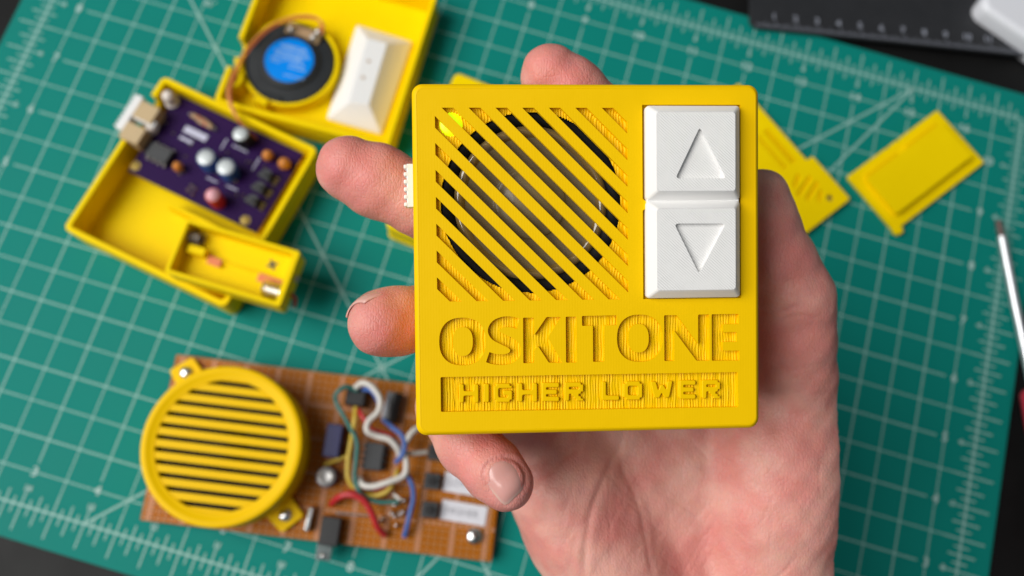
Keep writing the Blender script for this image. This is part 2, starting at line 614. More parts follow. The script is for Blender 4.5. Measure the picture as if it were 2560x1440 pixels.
xs = [t1(210, 0)[0], t1(2370, 0)[0]]
ridged('letter_floor', xs[0], xs[1], t1(0, 455)[1], t1(0, 60)[1], -1.1)
pf = ridged('panel_floor', xs[0], xs[1], t1(0, 785)[1], t1(0, 470)[1], -1.1)

# raised name: block letters on the sunk panel
GL = {
    'H': ["##....##", "##....##", "##....##", "########", "########", "##....##", "##....##", "##....##"],
    'I': ["##"] * 8,
    'G': [".######.", "########", "##......", "##..####", "##..####", "##....##", "########", ".######."],
    'E': ["########", "########", "##......", "#######.", "#######.", "##......", "########", "########"],
    'R': ["#######.", "########", "##....##", "########", "#######.", "##.###..", "##..###.", "##...###"],
    'L': ["##......"] * 6 + ["########", "########"],
    'O': [".######.", "########", "##....##", "##....##", "##....##", "##....##", "########", ".######."],
    'W': ["##.##.##", "##.##.##", "##.##.##", "##.##.##", "##.##.##", "########", ".######.", ".##..##."],
}


def trace(rows):
    h, wd = len(rows), len(rows[0])
    on = lambda r, c: 0 <= r < h and 0 <= c < wd and rows[r][c] == '#'
    nxt = {}
    for r in range(h):
        for c in range(wd):
            if on(r, c):
                for a, b, nr, nc in (((c, r), (c + 1, r), r - 1, c), ((c + 1, r), (c + 1, r + 1), r, c + 1),
                                     ((c + 1, r + 1), (c, r + 1), r + 1, c), ((c, r + 1), (c, r), r, c - 1)):
                    if not on(nr, nc):
                        nxt.setdefault(a, []).append(b)
    loops = []
    while nxt:
        s0 = next(iter(nxt))
        p, lpp, dr = s0, [], None
        while True:
            lpp.append(p)
            cand = nxt[p]
            k = 0
            if len(cand) > 1 and dr:
                for i, cnd in enumerate(cand):
                    if (cnd[0] - p[0], cnd[1] - p[1]) == (-dr[1], dr[0]):
                        k = i
            n_ = cand.pop(k)
            if not cand:
                del nxt[p]
            dr = (n_[0] - p[0], n_[1] - p[1])
            p = n_
            if p == s0:
                break
        keep = [lpp[i] for i in range(len(lpp)) if (lpp[i][0] - lpp[i - 1][0], lpp[i][1] - lpp[i - 1][1]) !=
                (lpp[(i + 1) % len(lpp)][0] - lpp[i][0], lpp[(i + 1) % len(lpp)][1] - lpp[i][1])]
        loops.append(keep)
    return loops


spans = [('H', 362, 502), ('I', 538, 577), ('G', 612, 742), ('H', 780, 920), ('E', 955, 1077), ('R', 1115, 1250),
         ('L', 1380, 1505), ('O', 1535, 1670), ('W', 1728, 1882), ('E', 1935, 2050), ('R', 2095, 2225)]
WP = [(1728, 556), (1766, 553), (1784, 618), (1799, 578), (1820, 577), (1840, 612), (1850, 550), (1886, 548), (1862, 666), (1826, 668),
      (1808, 632), (1792, 669), (1754, 670)]
for ch, xa, xb in spans:
    ytop = 572 - 30 * (xa - 362) / 1733.0
    rows = GL[ch]
    wd = len(rows[0])
    loops = [round_poly([t1(*p) for p in WP], .4, 4)] if ch == 'W' else [round_poly([t1(xa + (xb - xa) * c / wd, ytop + 132 * r / 8) for c, r in l], 0.42, 4) for l in trace(rows)]
    MB().flat(loops, -1.3, -0.35, 0.16).build('raised_letter', M['yellow_face'], toy, angle=60)


# diagonal grille bars across the window
def clip(poly_, f):
    out = []
    for i in range(len(poly_)):
        a, b = poly_[i - 1], poly_[i]
        fa, fb = f(a), f(b)
        if (fa >= 0) != (fb >= 0):
            t = fa / (fa - fb)
            out.append((a[0] + (b[0] - a[0]) * t, a[1] + (b[1] - a[1]) * t))
        if fb >= 0:
            out.append(b)
    return out


per = (gx1 - gx0) * 157.5 / 1138.0
c0 = -(gx0) - gy1
sw = per * 0.44
ks = list(range(-7, 7))
slots = []
for k in ks:
    cc = (60 - (175 - 190)) / 1138.0 * (gx1 - gx0) + (k) * per      # x - gx0 + (y - gy1) at slot centre
    slots.append(cc)
edges = [-1e3] + slots + [1e3]
for i in range(len(edges) - 1):
    lo, hi = edges[i] + sw / 2, edges[i + 1] - sw / 2
    if i == 0:
        lo = -1e3
    if i == len(edges) - 2:
        hi = 1e3
    f1 = lambda p, lo=lo: (p[0] - gx0) + (p[1] - gy1) - lo
    f2 = lambda p, hi=hi: hi - ((p[0] - gx0) + (p[1] - gy1))
    pl = clip(clip(gsq, f1), f2)
    if len(pl) >= 3:
        MB().prism(pl, -1.3, 0.0).build('grille_bar', M['yellow_plate'], toy, smooth=False)

# behind the bars: a ridged yellow floor with a round hole, the speaker, the lit lamp
sx, sy = dxy(1020 + 742 / 2.4, 190 + 757 / 2.4)
ridged('grille_floor', gx0 - .5, gx1 + .5, gy0 - .5, gy1 + .5, -1.3, (sx, sy, 19.75))
spk = MB().lathe((sx, sy, -3.0), [(21.5, -3), (21.5, 0), (20.2, .9), (19.0, 1.1), (17.4, .9), (16.9, .2)], 72, cap=False).build('speaker_rim', M['matte_black'], toy, angle=60)
MB().lathe((sx, sy, -3.0), [(16.95, .1), (16.3, .75), (15.6, .85), (14.9, .4), (14.4, -.1)], 72, cap=False).build('speaker_surround', M['film'], toy, angle=80)
MB().lathe((sx, sy, -3.0), [(14.4, -.1), (11.5, -.45), (8.6, -.85), (8.0, -.7)], 72, cap=False).build('speaker_cone', M['cone'], toy, angle=80)
MB().lathe((sx, sy, -3.0), [(8.0, -.7), (7.5, -.2), (7.0, -.35), (5.5, .35), (3.5, .9), (1.5, 1.15), (.05, 1.2)], 72, cap=False).build('speaker_dome', M['cone'], toy, angle=80)
lx, ly = dxy(1020 + 258 / 2.4, 190 + 285 / 2.4)
MB().lathe((lx, ly, -1.25), [(2.75, -1), (2.75, -.2), (2.3, .15), (1.2, .32), (.05, .36)], 32).build('indicator_lamp', M['lime'], toy, angle=70)
MB().box((0, 0, -8.5), (70, 70, 2)).build('inner_board', M['yellow_lit'], toy, smooth=False)

# white arrow buttons with stepped (printed) chamfers
tb = lambda x, y: dxy(1560 + x / 2.572, 220 + y / 2.572)


def arrow_button(y0, y1, tri, ybase):
    xa, xb = dxy(1613, 500)[0], dxy(1846, 500)[0]
    cy = (y0 + y1) / 2
    mb = MB()
    H0, H1 = 1.7, 3.4
    rings = [[(x, y, -3.0) for x, y in rrect(xa, y0, xb, y1, .8, 4)]]
    n = 6
    rings.append([(x, y, H0 - .9) for x, y in rrect(xa, y0, xb, y1, .8, 4)])
    for k in range(n):
        i0, i1 = 1.75 * (k + .35) / n, 1.75 * (k + 1) / n
        z = H0 - .9 + (H1 - H0 + .9) * (k + 1) / n
        rings.append([(x, y, z - .16) for x, y in rrect(xa + i0, y0 + i0, xb - i0, y1 - i0, .7, 4)])
        if k < n - 1:
            rings.append([(x, y, z) for x, y in rrect(xa + i1 - .05, y0 + i1 - .05, xb - i1 + .05, y1 - i1 + .05, .7, 4)])
    top = rrect(xa + 1.75, y0 + 1.75, xb - 1.75, y1 - 1.75, .7, 4)
    rings.append([(x, y, H1) for x, y in top])
    mb.loft(rings, True, False)
    trp = round_poly(tri, 0.95, 5)
    mb.flat([top, trp], H1 - 1.3, H1)
    mb.flat([round_poly([(cy_ * 1.0, c_) for cy_, c_ in tri], .2, 2)], H1 - 1.9, H1 - .95)
    return mb.build('arrow_button', M['white_ribbed'], toy, angle=28)


m = mat('white_ribbed_plastic', (0.85, 0.84, 0.825), 0.4, spec=0.45, sss=0.12, sss_r=(1, 1, 1), sss_s=0.0006, edge=0.00015)
nt = m.node_tree                                # top surface shows diagonal print lines
tc = nt.nodes.new('ShaderNodeTexCoord')
mp = nt.nodes.new('ShaderNodeMapping')
mp.inputs['Rotation'].default_value = (0, 0, math.radians(-48))
wv = nt.nodes.new('ShaderNodeTexWave')
wv.inputs['Scale'].default_value = 660
wv.inputs['Distortion'].default_value = 1.6
wv.inputs['Detail'].default_value = 2
ns = nt.nodes.new('ShaderNodeTexNoise')
ns.inputs['Scale'].default_value = 420
mm = nt.nodes.new('ShaderNodeMath')
mm.operation = 'MULTIPLY'
bp = nt.nodes.new('ShaderNodeBump')
bp.inputs['Strength'].default_value = 0.6
bp.inputs['Distance'].default_value = 0.00018
nt.links.new(tc.outputs['Object'], mp.inputs['Vector'])
nt.links.new(mp.outputs['Vector'], wv.inputs['Vector'])
nt.links.new(tc.outputs['Object'], ns.inputs['Vector'])
nt.links.new(wv.outputs['Fac'], mm.inputs[0])
nt.links.new(ns.outputs['Fac'], mm.inputs[1])
sx_ = nt.nodes.new('ShaderNodeSeparateXYZ')
nt.links.new(tc.outputs['Normal'], sx_.inputs[0])
gt = nt.nodes.new('ShaderNodeMath')
gt.operation = 'GREATER_THAN'
gt.inputs[1].default_value = 0.97
nt.links.new(sx_.outputs['Z'], gt.inputs[0])
m2_ = nt.nodes.new('ShaderNodeMath')
m2_.operation = 'MULTIPLY'
nt.links.new(mm.outputs['Value'], m2_.inputs[0])
nt.links.new(gt.outputs[0], m2_.inputs[1])
nt.links.new(m2_.outputs['Value'], bp.inputs['Height'])
bs = nt.nodes['Principled BSDF']
old = bs.inputs['Normal'].links[0].from_socket
nt.links.new(old, bp.inputs['Normal'])
nt.links.new(bp.outputs['Normal'], bs.inputs['Normal'])
M['white_ribbed'] = m

yA, yB, yC, yD = dxy(1730, 266)[1], dxy(1730, 501)[1], dxy(1730, 503)[1], dxy(1730, 744)[1]
arrow_button(yB, yA, [dxy(1740 - 1, 323), dxy(1679, 450), dxy(1803, 450)], 0)
arrow_button(yD, yC, [dxy(1737, 684), dxy(1802, 561), dxy(1676, 561)], 0)

xa, xb = dxy(1613, 500)[0], dxy(1846, 500)[0]
MB().box(((xa + xb) / 2, (yB + yC) / 2, -.4), (xb - xa - .3, abs(yB - yC) + 3.0, 2.6)).build('button_web', M['white'], toy, bevel=.2)

MB().box(((b0[0] + b1[0]) / 2, (b0[1] + b1[1]) / 2, -2.6), (b1[0] - b0[0] + 2, abs(b1[1] - b0[1]) + 2, 2.0)).build('button_well', M['yellow_lit'], toy)

# white ribbed slider on the left wall
y0, y1 = dxy(1035, 410, -8)[1], dxy(1035, 522, -8)[1]
mb = MB().box((-38.8, (y0 + y1) / 2, -8), (1.8, abs(y1 - y0) * .96, 5))
n = 6
for k in range(n):
    yy = y1 + (y0 - y1) * (k + .5) / n
    mb.box((-39.9, yy, -8), (.9, abs(y1 - y0) / n * .55, 5))
mb.build('slider_knob', M['white'], toy, bevel=.22)

# ------------------------------------------------------------------ the hand
pal = [
    [(1830, 850, -47, 11.5), (1850, 1150, -49, 12.5), (1850, 1480, -48, 14), (1830, 1620, -47, 17)],
    [(1660, 880, -49, 11.5), (1700, 1180, -51, 12.5), (1740, 1480, -50, 14), (1740, 1620, -48, 17)],
    [(1530, 930, -49, 11), (1580, 1200, -51, 12.5), (1640, 1480, -50, 14), (1680, 1620, -48, 17)],
    [(1395, 1075, -47, 11.5), (1440, 1220, -46, 12.8), (1540, 1420, -46, 13.6), (1620, 1620, -47, 16)],
    [(1985, 1000, -38, 11), (1950, 1125, -41, 16.2), (1932, 1260, -43, 17.6), (1920, 1440, -46, 18.0), (1900, 1620, -47, 18)],
    [(1380, 1140, -47, 12), (1405, 1215, -45, 13.6), (1462, 1330, -45, 14.2), (1525, 1430, -46, 14.6), (1600, 1620, -47, 16)],
]
fingers = {
    'index': [(1377, 187, -27, 7.6), (1430, 232, -27.5, 8.3), (1530, 325, -29, 8.5), (1700, 520, -33, 9.4), (1790, 690, -40, 10), (1830, 850, -46, 11)],
    'middle': [(873, 421, -27, 8.0), (945, 452, -27.5, 8.75), (1050, 500, -28, 8.8), (1250, 600, -31, 9.6), (1500, 730, -38, 10), (1660, 880, -48, 11)],
    'ring': [(953, 809, -15.5, 7.7), (985, 803, -18.5, 8.1), (1095, 790, -28, 8.3), (1300, 810, -32, 9.2), (1530, 930, -48, 10.6)],
    'little': [(1266, 1209, -9.5, 6.3), (1233, 1175, -11.5, 7.0), (1170, 1108, -17, 7.4), (1118, 1015, -27, 7.6), (1225, 1020, -37, 8.6), (1395, 1075, -47, 11)],
    'thumb': [(1896, 500, -28.5, 7.9), (1908, 560, -28.5, 8.8), (1945, 660, -29, 9.4), (1983, 748, -29.5, 10.2), (1993, 850, -31, 9.6), (1990, 940, -34, 10.2), (1980, 1020, -38, 11.2)],
}
VX = 0.47
lo = np.array([-66.0, -104.0, -72.0])
hi = np.array([69.0, 58.0, 4.0])
dim = ((hi - lo) / VX).astype(int) + 1
gx = [np.linspace(lo[i], lo[i] + (dim[i] - 1) * VX, dim[i]).astype(np.float32) for i in range(3)]


class Field:
    def __init__(self, grid=None, pts=None):
        self.pts = pts

    def cone(self, P, a, b):
        A, B = np.array(a[:3], np.float32), np.array(b[:3], np.float32)
        ba = B - A
        q0, q1, q2 = P[0] - A[0], P[1] - A[1], P[2] - A[2]
        h = np.clip((q0 * ba[0] + q1 * ba[1] + q2 * ba[2]) / np.float32(ba @ ba), 0, 1)
        return np.sqrt((q0 - h * ba[0]) ** 2 + (q1 - h * ba[1]) ** 2 + (q2 - h * ba[2]) ** 2) - (np.float32(a[3]) + h * np.float32(b[3] - a[3]))


def smin(a, b, k):
    h = np.clip(0.5 + 0.5 * (b - a) / k, 0, 1)
    return b + (a - b) * h - k * h * (1 - h)


def to_mm(ch):
    return [(*dv(x, y, z), r) for x, y, z, r in ch]


PAL = [to_mm(c) for c in pal]
FIN = {k: to_mm(c) for k, c in fingers.items()}
fld = Field()


def sdf(P):
    dd = None
    for c in PAL:
        for a, b in zip(c[:-1], c[1:]):
            e = fld.cone(P, a, b)
            dd = e if dd is None else smin(dd, e, np.float32(6.5))
    for k, c in FIN.items():
        e = None
        for a, b in zip(c[:-1], c[1:]):
            g = fld.cone(P, a, b)
            e = g if e is None else smin(e, g, np.float32(2.0))
        dd = smin(dd, e, np.float32(3.5))
    # skin gives way where it presses on the toy
    bx = np.maximum(np.maximum(np.abs(P[0]) - HW, np.abs(P[1]) - HW), np.abs(P[2] + TH / 2) - TH / 2)
    return np.maximum(dd, -(bx - 0.15))


def surface_nets(Fd):
    nx, ny, nz = Fd.shape
    corner = [(i, j, k) for i in (0, 1) for j in (0, 1) for k in (0, 1)]
    sl = lambda c: Fd[c[0]:nx - 1 + c[0], c[1]:ny - 1 + c[1], c[2]:nz - 1 + c[2]]
    neg = sum((sl(c) < 0).astype(np.int8) for c in corner)
    act = (neg > 0) & (neg < 8)
    idx = np.argwhere(act)
    vals = {c: sl(c)[act] for c in corner}
    acc = np.zeros((len(idx), 3))
    cnt = np.zeros(len(idx))
    for a in corner:
        for ax in range(3):
            if a[ax] == 0:
                b = list(a)
                b[ax] = 1
                b = tuple(b)
                va, vb = vals[a], vals[b]
                m_ = (va < 0) != (vb < 0)
                t = np.where(m_, va / (va - vb + 1e-12), 0)
                p = np.array(a, float)[None, :] + 0 * acc
                p[:, ax] += t
                acc[m_] += p[m_]
                cnt[m_] += 1
    V = idx + acc / cnt[:, None]
    num = -np.ones(act.shape, int)
    num[act] = np.arange(len(idx))
    faces = []
    for ax in range(3):
        s0 = [slice(None)] * 3
        s1 = [slice(None)] * 3
        s0[ax], s1[ax] = slice(0, -1), slice(1, None)
        A, B = Fd[tuple(s0)] < 0, Fd[tuple(s1)] < 0
        for flip, msk in ((False, A & ~B), (True, ~A & B)):
            e = np.argwhere(msk)
            o1, o2 = [(1, 2), (2, 0), (0, 1)][ax]
            e = e[(e[:, o1] > 0) & (e[:, o2] > 0) & (e[:, o1] < Fd.shape[o1] - 1) & (e[:, o2] < Fd.shape[o2] - 1)]
            q_ = []
            for d1, d2 in ((-1, -1), (0, -1), (0, 0), (-1, 0)):
                c = e.copy()
                c[:, o1] += d1
                c[:, o2] += d2
                q_.append(num[c[:, 0], c[:, 1], c[:, 2]])
            q_ = np.stack(q_, 1)
            faces.append(q_[:, ::-1] if flip else q_)
    return V, np.concatenate(faces)


Fd = sdf((gx[0][:, None, None], gx[1][None, :, None], gx[2][None, None, :])).astype(np.float32)
HV, HF = surface_nets(Fd)
HV = HV * VX + lo
comp = np.arange(len(HV))                       # keep the one continuous surface
EA = np.concatenate([HF[:, [0, 1]], HF[:, [1, 2]], HF[:, [2, 3]], HF[:, [3, 0]]])
while True:
    mnv = np.minimum(comp[EA[:, 0]], comp[EA[:, 1]])
    new = comp.copy()
    np.minimum.at(new, EA[:, 0], mnv)
    np.minimum.at(new, EA[:, 1], mnv)
    new = new[new]
    if (new == comp).all():
        break
    comp = new
ids, cn = np.unique(comp, return_counts=True)
keep = comp == ids[cn.argmax()]
remap = np.cumsum(keep) - 1
HF = remap[HF[keep[HF[:, 0]]]]
HV = HV[keep]


def vnormals(V, Q):
    n = np.cross(V[Q[:, 2]] - V[Q[:, 0]], V[Q[:, 3]] - V[Q[:, 1]])
    N = np.zeros_like(V)
    for c in range(4):
        np.add.at(N, Q[:, c], n)
    return N / (np.linalg.norm(N, axis=1, keepdims=True) + 1e-9)


def laplace(V, Q, it):
    A = np.concatenate([Q[:, [0, 1]], Q[:, [1, 2]], Q[:, [2, 3]], Q[:, [3, 0]]])
    for lam in [0.5, -0.52] * it:
        s_, c_ = np.zeros_like(V), np.zeros(len(V))
        np.add.at(s_, A[:, 0], V[A[:, 1]])
        np.add.at(s_, A[:, 1], V[A[:, 0]])
        np.add.at(c_, A[:, 0], 1)
        np.add.at(c_, A[:, 1], 1)
        V = V + lam * (s_ / c_[:, None] - V)
    return V


HV = laplace(HV, HF, 6)
HN = vnormals(HV, HF)
hpx = to_px(HV @ RD.T + TD)
front = np.clip((HN @ (RD.T @ RC[:, 2])) * 2.5, 0, 1)


def seg_dist(p, pts):
    best = np.full(len(p), 1e9)
    along = np.zeros(len(p))
    n_ = len(pts) - 1
    for i in range(n_):
        a, b = np.array(pts[i], float), np.array(pts[i + 1], float)
        t = np.clip(((p - a) @ (b - a)) / ((b - a) @ (b - a)), 0, 1)
        e = np.linalg.norm(p - a - t[:, None] * (b - a), axis=1)
        m_ = e < best
        best[m_] = e[m_]
        along[m_] = (i + t[m_]) / n_
    return best, along


disp = np.zeros(len(HV))
red = np.zeros(len(HV))


CR = 0.33


def crease(pts, wpx, depth, taper=True, lip=0.35, z_lim=None):
    global disp
    pts = [p[:2] for p in smooth_path([(x, y, 0) for x, y in pts], 5)] if len(pts) > 2 else pts
    e, t = seg_dist(hpx, pts)
    tp = np.clip(np.minimum(t, 1 - t) * 6, 0, 1) if taper else 1
    m_ = front * tp
    if z_lim is not None:
        m_ = m_ * (HV[:, 2] < z_lim)
    depth = depth * CR
    disp -= depth * m_ * np.exp(-(e / wpx) ** 2)
    disp += depth * lip * m_ * np.exp(-((e - wpx * 2.2) / (wpx * 1.3)) ** 2)


# the main lines of the palm
crease([(1562, 1060), (1548, 1120), (1512, 1190), (1484, 1260), (1468, 1330), (1462, 1400), (1458, 1470)], 8, .85, z_lim=-25)
crease([(1548, 1120), (1560, 1180), (1590, 1250), (1612, 1330), (1622, 1400), (1640, 1470)], 6, .5, z_lim=-25)
crease([(1470, 1060), (1440, 1110), (1400, 1150), (1330, 1210), (1300, 1230)], 10, .9, z_lim=-25)
crease([(1530, 1130), (1522, 1230), (1526, 1330), (1530, 1470)], 4, .16, z_lim=-25)
crease([(1440, 1190), (1415, 1270), (1400, 1350)], 7, .2, z_lim=-25)
crease([(1380, 1190), (1372, 1260), (1360, 1320)], 7, .18, z_lim=-25)
crease([(1475, 1270), (1440, 1350), (1420, 1440)], 6, .18, z_lim=-25)
crease([(1440, 1300), (1410, 1360), (1390, 1430)], 6, .16, z_lim=-25)
for k in range(9):                              # fine slanting lines over the thumb's base
    x0 = 1760 + 34 * k + random.uniform(-12, 12)
    y0 = 1120 + 14 * k + random.uniform(-25, 25)
    L_ = random.uniform(130, 260)
    crease([(x0, y0), (x0 + L_ * .45, y0 + L_ * .38), (x0 + L_ * .95, y0 + L_ * .78)], 3.5, random.uniform(.10, .2), z_lim=-18)
for k in range(8):                              # crossing ones
    x0 = 1990 - 45 * k + random.uniform(-15, 15)
    y0 = 1110 + 26 * k + random.uniform(-20, 20)
    L_ = random.uniform(120, 220)
    crease([(x0, y0), (x0 - L_ * .6, y0 + L_ * .6), (x0 - L_ * 1.0, y0 + L_ * 1.25)], 4, random.uniform(.08, .16), z_lim=-18)
for k in range(6):
    x0, y0 = 1500 + 40 * k + random.uniform(-12, 12), 1130 + random.uniform(-20, 60)
    L_ = random.uniform(150, 280)
    crease([(x0, y0), (x0 + random.uniform(-10, 22), y0 + L_ * .5), (x0 + random.uniform(0, 40), y0 + L_)], 3.2, random.uniform(.05, .11), z_lim=-25)
for k in range(46):                             # the fine net of lines all over the palm
    x0, y0 = random.uniform(1500, 2060), random.uniform(1090, 1420)
    a_ = math.radians(random.choice((38, 42, 50, 118, 126, 134, 95)) + random.uniform(-9, 9))
    L_ = random.uniform(60, 170)
    bx_ = random.uniform(-10, 10)
    crease([(x0, y0), (x0 + L_ * .5 * math.cos(a_) + bx_, y0 + L_ * .5 * math.sin(a_)), (x0 + L_ * math.cos(a_), y0 + L_ * math.sin(a_))],
           random.uniform(2.6, 4.2), random.uniform(.12, .3), lip=.2, z_lim=-15)
for k in range(16):                             # and across the fingers
    x0, y0 = random.uniform(900, 1010), random.uniform(420, 540)
    a_ = math.radians(115 + random.uniform(-25, 25))
    crease([(x0, y0), (x0 + 45 * math.cos(a_), y0 + 45 * math.sin(a_))], 3, random.uniform(.06, .16), lip=.2)
# thumb joint and thumb root
crease([(1880, 772), (1930, 782), (1965, 776), (2010, 758)], 6, .55, z_lim=-15)
crease([(1890, 790), (1950, 800), (2000, 790), (2080, 800)], 5, .25, z_lim=-15)
crease([(1900, 700), (1960, 704), (2040, 690)], 4, .16, z_lim=-15)
crease([(2055, 805), (2090, 818)], 4, .35, taper=False, z_lim=-15)
crease([(1900, 905), (1980, 925), (2080, 900)], 5, .18, z_lim=-15)
crease([(1920, 960), (2000, 985), (2090, 985)], 5, .16, z_lim=-15)
# little finger's knuckle
for k in range(7):
    x0, y0 = 1128 + 14 * k, 1142 - 7 * k
    crease([(x0, y0), (x0 + 14, y0 + 12), (x0 + 34, y0 + 16)], 3, .12, z_lim=0)
for k in range(4):
    crease([(1160 + 16 * k, 1150 - 10 * k), (1182 + 16 * k, 1128 - 10 * k), (1196 + 16 * k, 1098 - 8 * k)], 3, .1)
# soft folds of the palm's little-finger side
for x0, y0, x1, y1, wd, dp in ((1395, 1200, 1350, 1330, 22, .3), (1470, 1200, 1420, 1380, 24, .25)):
    crease([(x0, y0), ((x0 + x1) / 2 - 6, (y0 + y1) / 2), (x1, y1)], wd, dp, lip=.2, z_lim=-25)

NAIL = [(1262, 1143), (1240, 1147), (1220, 1160), (1210, 1178), (1216, 1206), (1237, 1237), (1262, 1262), (1285, 1245), (1307, 1222), (1313, 1195), (1303, 1168), (1285, 1150)]
ncl = [p[:2] for p in smooth_path([(x, y, 0) for x, y in NAIL + NAIL[:1]], 5)]
e, _ = seg_dist(hpx, ncl)
nearn = (HV[:, 2] > -18) & (front > 0)
nz_ = np.array([(p[1]) for p in hpx])
fold = np.clip((1245 - hpx[:, 1]) / 60, 0, 1)
disp += nearn * fold * .28 * np.exp(-((e - 9) / 8) ** 2)
disp -= nearn * .25 * np.exp(-(e / 6) ** 2)

# low, soft irregularity of flesh
disp += 0.22 * np.sin(HV[:, 0] * .31 + HV[:, 1] * .17) * np.sin(HV[:, 1] * .27 + HV[:, 2] * .21 + 1)
disp += 0.10 * np.sin(HV[:, 0] * .83 + 2) * np.sin(HV[:, 1] * .71 + HV[:, 2] * .5)
HV = HV + HN * disp[:, None]

# redder skin at the pads of the fingers and the knuckles
for cx_, cy_, cz_, r_, a_ in ((905, 450, -24, 10, .9), (905, 395, -24, 9, .4), (985, 840, -12, 8, 1.0), (930, 800, -14, 7, .4), (1400, 200, -22, 9, .6), (1440, 250, -22, 10, .5),
                              (1150, 1190, -10, 9, .7), (1290, 1250, -6, 6, .7), (1230, 1120, -12, 8, .7), (1950, 620, -22, 12, .6), (1960, 830, -25, 12, .45),
                              (1700, 1400, -30, 16, .5), (1560, 1300, -30, 9, .35), (1980, 1250, -24, 15, .45), (1420, 1280, -30, 9, .3)):
    c_ = dv(cx_, cy_, cz_)
    red += a_ * np.exp(-(np.linalg.norm(HV - c_, axis=1) / r_) ** 2)

me = bpy.data.meshes.new('hand')
me.from_pydata((HV * S).tolist(), [], HF.tolist())
me.shade_smooth()
at_ = me.attributes.new('redness', 'FLOAT', 'POINT')
at_.data.foreach_set('value', np.clip(red, 0, 1.2).astype(np.float32))
hand = bpy.data.objects.new('hand', me)
sc.collection.objects.link(hand)
hand.matrix_world = tw
tag(hand, 'bare right hand, palm up, fingers curled round the square yellow toy from behind', 'hand')

m = mat('skin', (0.66, 0.32, 0.25), 0.45, spec=0.35, sss=0.4, sss_r=(1.0, .35, .22), sss_s=0.0022)
nt = m.node_tree
b = nt.nodes['Principled BSDF']
tc = nt.nodes.new('ShaderNodeTexCoord')
n1 = nt.nodes.new('ShaderNodeTexNoise')
n1.inputs['Scale'].default_value = 75
n1.inputs['Detail'].default_value = 5
n2 = nt.nodes.new('ShaderNodeTexNoise')
n2.inputs['Scale'].default_value = 330
n2.inputs['Detail'].default_value = 3
atn = nt.nodes.new('ShaderNodeAttribute')
atn.attribute_name = 'redness'
mx1 = nt.nodes.new('ShaderNodeMix')
mx1.data_type = 'RGBA'
mx1.inputs[6].default_value = (0.80, 0.43, 0.35, 1)
mx1.inputs[7].default_value = (0.74, 0.30, 0.25, 1)
rm = nt.nodes.new('ShaderNodeMapRange')
rm.inputs['From Min'].default_value = .40
rm.inputs['From Max'].default_value = .60
mx2 = nt.nodes.new('ShaderNodeMix')
mx2.data_type = 'RGBA'
mx2.inputs[7].default_value = (0.74, 0.215, 0.20, 1)
cl = nt.nodes.new('ShaderNodeMath')
cl.operation = 'MULTIPLY'
cl.use_clamp = True
cl.inputs[1].default_value = 0.75
mx3 = nt.nodes.new('ShaderNodeMix')
mx3.data_type = 'RGBA'
mx3.blend_type = 'MULTIPLY'
mx3.inputs[0].default_value = 0.12
nt.links.new(tc.outputs['Object'], n1.inputs['Vector'])
nt.links.new(tc.outputs['Object'], n2.inputs['Vector'])
nt.links.new(n1.outputs['Fac'], rm.inputs['Value'])
nt.links.new(rm.outputs['Result'], mx1.inputs[0])
nt.links.new(mx1.outputs[2], mx2.inputs[6])
nt.links.new(atn.outputs['Fac'], cl.inputs[0])
nt.links.new(cl.outputs[0], mx2.inputs[0])
nt.links.new(mx2.outputs[2], mx3.inputs[6])
nt.links.new(n2.outputs['Color'], mx3.inputs[7])
nt.links.new(mx3.outputs[2], b.inputs['Base Color'])
vo = nt.nodes.new('ShaderNodeTexVoronoi')
vo.feature = 'DISTANCE_TO_EDGE'
vo.inputs['Scale'].default_value = 1150
mpv = nt.nodes.new('ShaderNodeMapping')
mpv.inputs['Scale'].default_value = (1.0, 0.55, 0.8)
mpv.inputs['Rotation'].default_value = (0, 0, .6)
vr = nt.nodes.new('ShaderNodeMapRange')
vr.inputs['From Max'].default_value = 0.16
bp1 = nt.nodes.new('ShaderNodeBump')
bp1.inputs['Strength'].default_value = 0.5
bp1.inputs['Distance'].default_value = 0.00012
wv2 = nt.nodes.new('ShaderNodeTexWave')         # the ridges of the skin
wv2.inputs['Scale'].default_value = 520
wv2.inputs['Distortion'].default_value = 9
wv2.inputs['Detail'].default_value = 1
wv2.inputs['Detail Scale'].default_value = 0.35
bp2 = nt.nodes.new('ShaderNodeBump')
bp2.inputs['Strength'].default_value = 0.16
bp2.inputs['Distance'].default_value = 0.00012
bp3 = nt.nodes.new('ShaderNodeBump')
bp3.inputs['Strength'].default_value = 0.25
bp3.inputs['Distance'].default_value = 0.0004
nt.links.new(tc.outputs['Object'], mpv.inputs['Vector'])
nt.links.new(mpv.outputs['Vector'], vo.inputs['Vector'])
nt.links.new(vo.outputs['Distance'], vr.inputs['Value'])
nt.links.new(vr.outputs['Result'], bp1.inputs['Height'])
nt.links.new(tc.outputs['Object'], wv2.inputs['Vector'])
nt.links.new(wv2.outputs['Fac'], bp2.inputs['Height'])
nt.links.new(n2.outputs['Fac'], bp3.inputs['Height'])
nt.links.new(bp1.outputs['Normal'], bp2.inputs['Normal'])
nt.links.new(bp2.outputs['Normal'], bp3.inputs['Normal'])
nt.links.new(bp3.outputs['Normal'], b.inputs['Normal'])
me.materials.append(m)

